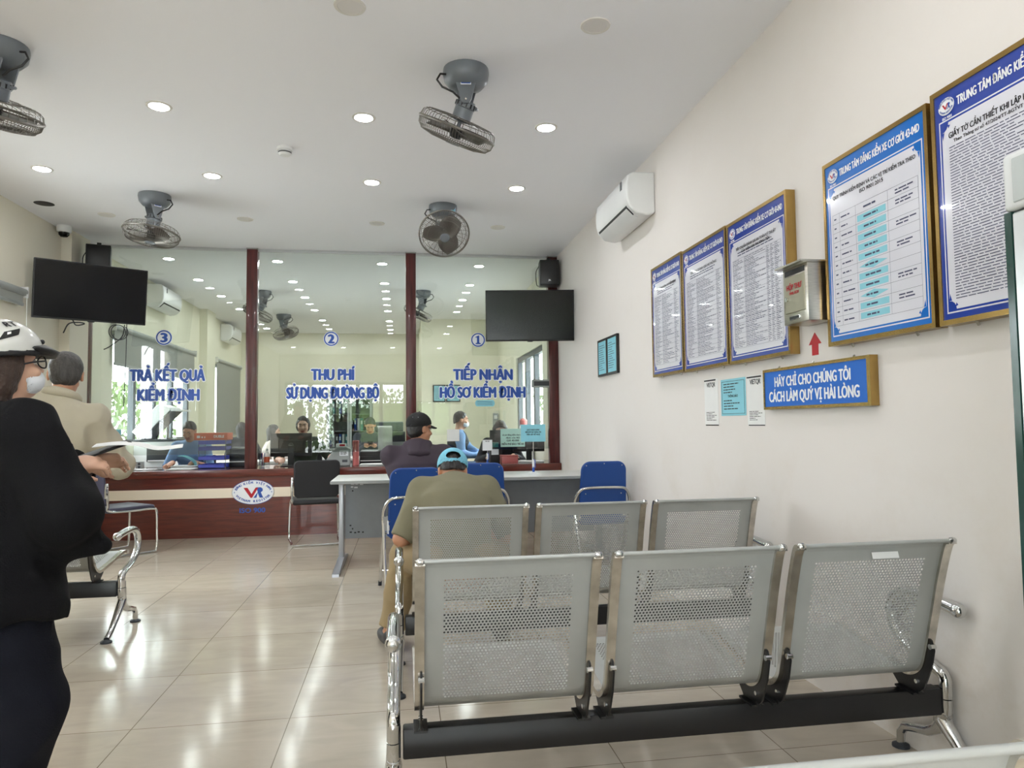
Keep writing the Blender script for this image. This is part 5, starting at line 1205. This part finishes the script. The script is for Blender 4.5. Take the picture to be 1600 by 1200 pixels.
    for q in (-1, 1):
        f.cone(hp+up*.462*s+rs*q*.05*s, sh[q], .058*s+g*.7, .06*s+g*.7, .05)
        if lf >= .5:
            f.cone(sh[q], elb[q], .054*s+g, .045*s+g, .035, lf < 1)
            if lf >= 1: f.cone(elb[q], elb[q]+(wri[q]-elb[q])*.96, .045*s+g, .034*s+g*.7, .03, True)
        else: pass
        if lf < 1: pass
    f.cut(nb+nd*.045*s, nd, nb, .2)
    if o.get('hemcut', True): f.cut(hp-up*(.10+o.get('hem', 0))*s, -up, hp-up*(.1+o.get('hem', 0)), .42)
    for ex in o.get('extra', ()): f.cone(*ex)
    top = f.build(o.get('topname', 'shirt'), o['top'], P, o.get('folds', .006), 16, int(abs(loc[0]*50)))
    if o.get('collar'):
        c = MB(); pts = []
        for a in np.linspace(-2.5, 2.5, 22):
            pts.append(nb+nd*.02*s-fw*math.cos(a)*.066*s+rs*math.sin(a)*.072*s+up*(.005+.012*math.cos(a)+o.get('cup', 0)))
        pr = np.array(pts); L0 = np.array(P.location)
        c.tube([(p-L0).tolist() for p in pr], .016*s*o.get('cfat', 1), o['collar'], 10); c.build('collar', P, smooth=80)
    if o.get('hood'):
        f = Field(res); f.limb(nb-fw*.045*s+up*.035, nb-fw*.11*s-up*.05*s, (.095*s, .05*s), (.09*s, .035*s), rs, .03); 
        for q in (-1, 1): f.cone(nb-fw*.03*s+rs*q*.08*s+up*.03, nb+fw*.08*s+rs*q*.055*s-up*.03*s, .036*s, .03*s, .03)
        f.build('hood', o['top'], P, .006, 24, 3)
    if o.get('vest'):
        f = Field(res); g2 = g+.008
        f.limb(hp-up*.05*s, wst, (.165*wide*s+g2, .115*s+g2), (.145*s+g2, .105*s+g2), r0); f.limb(wst, ch, (.148*s+g2, .108*s+g2), (.178*s+g2, .12*s+g2), rs); f.limb(ch, hp+up*.44*s, (.178*s+g2, .12*s+g2), (.13*s+g2, .086*s+g2), rs); f.build('vest', o['vest'], P, .005, 18)
    # --- trousers and shoes
    f = Field(res); g = o.get('tloose', .014)
    f.limb(hp-up*.03*s, hp+up*.10*s, (.16*wide*s+.004, .112*deep*s+.004), (.14*wide*s+.004, .1*deep*s+.004), r0)
    for q in (-1, 1):
        f.cone(hpj[q], kne[q], .09*s*o.get('thick', 1)+g*.5, .06*s*o.get('thick', 1)+g, .05); f.cone(kne[q], kne[q]+(ank[q]-kne[q])*.97, .06*s*o.get('thick', 1)+g, .045*s+g, .03, True)
    f.build('trousers', o['legs'], P, .008, 15, 5)
    for q in (-1, 1):
        td = unit(V(*legs[q][2])); a = ank[q]; f = Field(.007)
        Rm = np.stack([np.cross(td, V(0, 0, 1)), td, V(0, 0, 1)], 1)
        f.ell(V(a[0], a[1], .04)+td*.05*s, (.047*s, .135*s, .042), Rm); f.ell(V(a[0], a[1], .06)-td*.03*s, (.043*s, .055*s, .05), Rm, .03); f.cut((a[0], a[1], .004), (0, 0, -1)); f.build('shoe', o.get('shoe', 'shoe'), P)
    return P, dict(hc=hc, H=H, hp_=hp_, hs=hs, hell=hell, nb=nb, nd=nd, sh=sh, elb=elb, wri=wri, up=up, fw=fw, rs=rs)
def cap(P, D, m, back_gap=False):
    hell, hp_, H, hs = D['hell'], D['hp_'], D['H'], D['hs']; hf, hu = H[:, 1], H[:, 2]
    f = Field(.0055); hell(f, (0, -.013, .043), (.093, .111, .098)); hell(f, (0, -.013, .040), (.086, .104, .092), .01, True); f.cut(hp_(0, 0, .028), -hu*.95+hf*(.34 if back_gap else .16))
    if back_gap: hell(f, (0, -.118, .036), (.045, .045, .024), .008, True)
    c = f.build('cap', m, P)
    b = MB(); n = 14; L = np.array(P.location); vs = []
    for i in range(n+1):
        a = math.pi*(i/n)
        for t in (0, .5, 1):
            x = .083*math.cos(a)*(1-.05*t); y = .055*math.sin(a)**.7+.03+t*(.075*math.sin(a)**.8); z = .044-t*.02*math.sin(a)-.03*(math.cos(a)**2)
            vs.append(tuple(hp_(x, y, z)-L))
    b.add(vs, [(i*3+j, i*3+j+1, i*3+j+4, i*3+j+3) for i in range(n) for j in range(2)], m); v = b.build('cap_brim', c, smooth=80); md = v.modifiers.new('thick', 'SOLIDIFY'); md.thickness = .004
    b = MB(); b.ball(tuple(hp_(0, -.013, .141)-L), .007, m, 8); b.build('cap_button', c)
    return c
pi = math.pi
def wrists(l, r, dirs=None, curl=.5, pole=((-.5, -.3, -1), (.5, -.3, -1)), d=(0, 1, 0), n=(0, 0, -1)):
    return {-1: (l, pole[0], V(*d), V(*n), curl), 1: (r, pole[1], V(*d), V(*n), curl)}
def seat_legs(x, y, fx, fy, f=(0, 1), spread=.11, sx=1):
    rx = (f[1], -f[0])
    return {q: ((x+f[0]*fx+rx[0]*q*spread, y+f[1]*fx+rx[1]*q*spread, .085), (f[0], f[1], .9), (f[0], f[1], 0)) for q in (-1, 1)}
# woman in the helmet, standing in the left foreground and turned to the right
wx, wy = -1.18, 2.22; wyaw = R(-46)
lw, rw = V(-1.0, 2.44, 1.10), V(-.99, 2.28, 1.105)
P, D = make_person('person in black jacket and pearl motorbike helmet standing at the left edge, holding papers', (wx, wy), wyaw, .81, R(5), (R(8), R(-12), 0),
    {-1: (lw, (-.2, .6, -1), V(.7, .35, .2), V(.2, -.6, -.7), .8), 1: (rw, (.55, -.25, -1), V(.7, .4, .15), V(-.1, .55, -.8), .75)},
    {-1: ((wx-.10, wy+.10, .09), (.8, .6, 0), (.75, .65, 0)), 1: ((wx+.09, wy-.08, .09), (.8, .2, 0), (.75, .65, 0))},
    dict(near=1, skin='skin2', top='jacket', topname='jacket', legs='navy', loose=.045, hem=.02, flare=.06, folds=.012, hair='long', hm='hairbr', thick=1.55, tloose=.026,
         extra=[((-1.08, 2.2, .96), (-.845, 2.2, .885), .13, .028, .06)]), res=.007, scale=.88, wide=1.22, deep=1.38)
hp_, hell, H, hs = D['hp_'], D['hell'], D['H'], D['hs']; hr, hf, hu = H[:, 0], H[:, 1], H[:, 2]; L = np.array(P.location)
f = Field(.005); hell(f, (0, -.015, .045), (.118, .142, .122)); hell(f, (0, -.012, .036), (.106, .128, .112), .01, True); f.cut(hp_(0, .03, .035), -hu*.96-hf*.1); f.cut(hp_(0, -.06, .0), -hu*.9+hf*.3)
hel = f.build('helmet', 'helmet', P)
f = Field(.005); hell(f, (0, -.015, .045), (.1205, .1445, .1245)); hell(f, (0, -.015, .045), (.112, .136, .116), .01, True); f.cut(hp_(0, .03, .050), hu*.96+hf*.1); f.cut(hp_(0, .03, .028), -hu*.96-hf*.1); f.build('rim_trim', 'blackp', hel)
b = MB(); n = 14; vs = []
for i in range(n+1):
    a = pi*(.1+.8*i/n)
    for t in (0, .5, 1):
        vs.append(tuple(hp_(.118*math.cos(a), .015+.115*math.sin(a)+t*.05*math.sin(a), .06-t*.035*math.sin(a))-L))
b.add(vs, [(i*3+j, i*3+j+1, i*3+j+4, i*3+j+3) for i in range(n) for j in range(2)], 'blackp'); v = b.build('visor_peak', hel, smooth=80); md = v.modifiers.new('thick', 'SOLIDIFY'); md.thickness = .02
def on_helmet(az, el, k=1.008):      # point on the shell: az from the right ear forward, el upwards
    a, e = R(az), R(el); return hp_(.118*k*math.cos(e)*math.cos(a), -.015+.142*k*math.cos(e)*math.sin(a), .045+.122*k*math.sin(e))
def decal(pts, m, k=1.012):
    vs = []; fs = []; n = 6
    (a0, e0), (a1, e1), (a2, e2), (a3, e3) = pts
    for i in range(n+1):
        for j in range(n+1):
            u, w = i/n, j/n
            az = (1-w)*((1-u)*a0+u*a1)+w*((1-u)*a3+u*a2); el = (1-w)*((1-u)*e0+u*e1)+w*((1-u)*e3+u*e2); vs.append(tuple(on_helmet(az, el, k)-L))
    b.add(vs, [(i*(n+1)+j, i*(n+1)+j+1, (i+1)*(n+1)+j+1, (i+1)*(n+1)+j) for i in range(n) for j in range(n)], m)
b = MB()
decal([(-16, 22), (14, 28), (26, 40), (-4, 36)], 'capblack'); decal([(-60, 30), (-18, 34), (-14, 40), (-50, 37)], 'capblack'); decal([(-85, 34), (-58, 38), (-56, 43), (-80, 40)], 'capblack'); decal([(-2, 30), (4, 31), (6, 35), (0, 34)], 'helmet', 1.016)
b.build('black_decals', hel)
b = MB()
for i, ch in enumerate('ROYAL'[1:0:-1]+'RT' if False else 'RT'):
    o_ = on_helmet(10+14*i, 46, 1.014)-L; t1 = unit(on_helmet(18+14*i, 46)-on_helmet(2+14*i, 46)); t2 = unit(on_helmet(10+14*i, 52)-on_helmet(10+14*i, 40))
    b.text(ch, .02, 'inkb', frame(o_, t1, t2), bold=.08)
b.build('letters', hel, smooth=0)
b = MB()
for az, el in ((-60, 6), (62, 12)): b.ball(tuple(on_helmet(az, el, 1.01)-L), .008, 'blackp', 8)
b.build('rivets', hel)
b = MB()
for q in (-1, 1):
    cc = V(q*.034, .112, .0); ring = [tuple(hp_(cc[0]+.027*math.cos(a), cc[1]-.006*abs(math.cos(a)), cc[2]+.021*math.sin(a))-L) for a in np.linspace(0, 2*pi, 22, endpoint=False)]
    b.tube(ring, .0022, 'blackp', 6, closed=True); b.add(ring, [tuple(range(22))], 'lens'); b.tube([tuple(hp_(q*.061, .104, .004)-L), tuple(hp_(q*.082, .05, .006)-L), tuple(hp_(q*.083, -.01, .002)-L)], .0025, 'blackp', 6)
b.tube([tuple(hp_(-.008, .112, .004)-L), tuple(hp_(.008, .112, .004)-L)], .0022, 'blackp', 6); b.build('spectacles', P)
f = Field(.005); hell(f, (0, .045, -.058), (.064, .072, .055)); hell(f, (0, .03, -.055), (.058, .068, .053), .01, True); f.cut(hp_(0, .03, -.0), -hf); f.cut(hp_(0, .09, -.016), hu*.9+hf*.1); f.build('face_mask', 'mask', P)
f = Field(.007)
for q in (-1, 1):
    e, w = D['elb'][q], D['wri'][q]; f.cone(e+(w-e)*.82, e+(w-e)*.99, .043, .040, .01, True)
f.build('brown_cuffs', 'hairbr', P)
ph = MB(); ph.rbox(-.037, .037, -.075, .075, -.004, .004, 'blackp', .003)
o = ph.build('phone'); o.location = (-.935, 2.42, 1.15); o.rotation_euler = (R(20), R(5), R(-60)); tag(o, 'dark phone held by the person in the helmet', 'phone')
b = MB(); pr = smooth_path([(-.12, .0), (-.06, .006), (0, .002), (.06, -.012), (.13, -.006)], 5); ribbon(b, pr, -.055, .055, -.001, .001, 'sheet'); o = b.build('receipt_paper', smooth=60); o.location = (-.83, 2.40, 1.165); o.rotation_euler = (0, R(4), R(-75)); tag(o, 'white paper slip held by the person in the helmet', 'papers')

# man in the beige jacket, seen from behind
bx, by = -1.87, 3.93
P, D = make_person('person with grey-black hair in a beige jacket, standing with his back to the camera', (bx, by), R(4), .86, R(10), (R(16), R(14), R(2)),
    wrists((bx-.05, by+.36, 1.02), (bx+.17, by+.36, 1.02), pole=((-.8, -.5, -.6), (.9, -.3, -.7)), curl=.7), {-1: ((bx-.19, by, .085), (0, 1, 0), (-.15, 1, 0)), 1: ((bx-.03, by, .085), (0, 1, 0), (.15, 1, 0))},
    dict(skin='skin', top='beige', topname='jacket', legs='khaki', loose=.026, hem=.10, folds=.012, hair='short', hm='hairg', collar='beige', cup=.022, cfat=1.6, flare=.03), res=.008, scale=1.0, wide=1.05, turn=R(11))
# man in the black cap at the desk
cx, cy = .13, 5.52
P, D = make_person('person in a plum-grey hoodie and black cap, sitting at the desk, face turned right', (cx, cy), R(4), .535, R(16), (R(-62), R(4), 0),
    {-1: ((.03, 6.30, .81), (-1, .0, -.35), V(1, .25, 0), V(0, 0, -1), .4), 1: ((.3, 6.3, .81), (1, -.2, -.4), V(-.7, .6, 0), V(0, 0, -1), .4)}, seat_legs(cx, cy, .46, 0),
    dict(near=1, skin='skin', top='plum', topname='hoodie', legs='dkgrey', loose=.026, folds=.008, hair='short', hood=True, capped=1), res=.008, wide=1.25)
cp = cap(P, D, 'capblack'); L = np.array(P.location); b = MB()
for x, y, z, r in ((-.055, -.074, .075, .009), (-.045, -.085, .06, .006), (.03, -.09, .09, .005), (-.03, -.06, .12, .006), (.06, -.06, .09, .005)):
    q = V(x/.091, (y+.008)/.107, (z-.045)/.094); q = q/np.linalg.norm(q)*1.01; b.ball(tuple(D['hp_'](q[0]*.091, q[1]*.107-.008, q[2]*.094+.045)-L), (r, r, r), 'lwhite' if r > .007 else 'grey', 8)
b.build('cap_badges', cp)
# man in the olive tee with the light blue cap on the front bench, bent over
gx, gy = .285, 3.66
P, D = make_person('person in an olive tee and light blue cap, bent forward on the second bench', (gx, gy), 0, .505, R(40), (R(0), R(42), R(3)),
    {-1: ((.19, 4.02, .60), (-1, -.75, -.35), V(.3, .8, .2), V(.6, 0, .8), .9), 1: ((.37, 4.02, .60), (1, -.7, -.35), V(-.2, .8, .2), V(-.6, 0, .8), .9)},
    {-1: ((-.065, 4.02, .085), (-.35, 1, .3), (-.35, 1, 0)), 1: ((.55, 4.02, .085), (.3, 1, .3), (.35, 1, 0))},
    dict(skin='skin', top='olive', topname='tee_shirt', legs='khaki', loose=.02, folds=.006, hair='crop', capped=1, sleeve=.6, face=False, tloose=.03, collar='olive'), res=.007, neck=R(48), wide=1.06, deep=1.05)
cap(P, D, 'capblue', True)
o = MB(); o.rbox(-.037, .037, -.075, .075, -.004, .004, 'blackp', .003); q = o.build('phone'); q.location = (.28, 4.11, .63); q.rotation_euler = (R(35), 0, 0); tag(q, 'dark phone held by the bent man in the olive tee', 'phone')

# staff behind the glass
def staff(label, x, y, yaw, lean, head, outfit, lw, rw, n=None, res=.011, scale=.97, chair=None, d=None, curl=.4, hip=.47, pole=None, **kw):
    f = (-math.sin(yaw), math.cos(yaw))
    P, D = make_person(label, (x, y), yaw, hip, lean, head, wrists(lw, rw, d=d or (f[0], f[1], -.1), n=n or (0, 0, -1), curl=curl, pole=pole or ((-.6*f[1]-.3*f[0], .6*f[0]*-1-.3*f[1], -.8), (.6*f[1]-.3*f[0], -.6*f[0]-.3*f[1], -.8))), seat_legs(x, y, .42, 0, f, .1), outfit, res=res, scale=scale, **kw)
    if chair: office_chair(chair, (x, y, 0), yaw)
    return P, D
staff('person in a light blue short-sleeved shirt reading a teal folder at window three', -2.54, 9.22, pi, R(14), (R(-4), R(24), 0), dict(skin='skin', top='shirtb', legs='navy', hair='crop', sleeve=.7, collar='shirtb', down=1), (-2.44, 8.84, .80), (-2.66, 8.80, .80), chair='office chair under the man in the light blue shirt', hip=.55)
b = MB(); pr = smooth_path([(-.10, .0), (-.05, .045), (.0, .07), (.06, .085), (.12, .075)], 5); ribbon(b, pr, -.11, .11, -.001, .001, 'green'); o = b.build('teal_folder', smooth=60); o.location = (-2.46, 8.72, .785); o.rotation_euler = (R(12), 0, R(96)); tag(o, 'open teal folder held by the man in the blue shirt', 'folder')
staff('person with tied-back black hair in a dark green top behind the dark monitor', -1.225, 9.20, pi, R(8), (R(4), R(3), 0), dict(skin='skin2', top='mossy', legs='navy', hair='bun', sleeve=.7), (-.86, 8.90, .84), (-1.45, 9.02, .80), chair='office chair under the woman behind the dark monitor', scale=1.0, hip=.555)
staff('person in a dark grey jacket looking down at a phone at the desk further back', -.50, 11.5, pi, R(14), (R(2), R(32), 0), dict(skin='skin', top='dkgrey', topname='jacket', legs='navy', hair='crop', loose=.02, collar='dkgrey', down=1), (-.42, 11.08, .90), (-.54, 11.08, .90), n=(0, -.3, 1), curl=.9, chair='office chair under the man with the phone', scale=1.02, wide=1.1, hip=.57)
o = MB(); o.rbox(-.037, .037, -.075, .075, -.004, .004, 'blackp', .003); q = o.build('phone'); q.location = (-.48, 10.98, .94); q.rotation_euler = (R(-30), 0, 0); tag(q, 'dark phone in the hands of the man in the grey jacket', 'phone')
staff('person with long dark hair in a pale top, seen in profile at the back left', -1.98, 11.0, R(-80), R(6), (R(0), R(4), 0), dict(skin='skin2', top='blush', topname='blouse', legs='navy', hair='long'), (-1.62, 11.14, .78), (-1.62, 10.86, .78), chair='office chair under the woman in the pale top', scale=.92, hip=.52)
staff('person all in black with black hair, back turned, left of the inner post', -2.5, 11.7, R(20), R(8), (0, R(10), 0), dict(skin='skin2', top='vest', topname='jacket', legs='navy', hair='long', loose=.02), (-2.66, 12.08, .78), (-2.42, 12.1, .78), chair='office chair under the woman in black', scale=.94, hip=.55)
P, D = staff('person in a black vest over a blue shirt, masked and in profile at window one', .76, 10.0, R(-88), R(4), (R(0), R(3), 0), dict(skin='skin', top='shirtb', legs='navy', hair='crop', vest='vest'), (1.06, 9.75, .80), (1.05, 9.72, .78), chair='office chair under the man in the vest', scale=1.04, hip=.58)
f = Field(.006); D['hell'](f, (0, .045, -.055), (.064, .072, .052)); D['hell'](f, (0, .03, -.052), (.058, .068, .05), .01, True); f.cut(D['hp_'](0, .03, 0), -D['H'][:, 1]); f.cut(D['hp_'](0, .09, -.016), D['H'][:, 2]); f.build('face_mask', 'mask', P)
staff('person with a brown bob bowed low behind the pale green notice at window one', 1.27, 9.36, pi, R(14), (0, R(30), 0), dict(skin='skin2', top='vest', topname='jacket', legs='navy', hair='bob', hm='hairbr', loose=.018), (1.42, 9.05, .80), (1.12, 9.05, .80), chair='office chair under the woman with the brown bob', scale=.97, hip=.53)
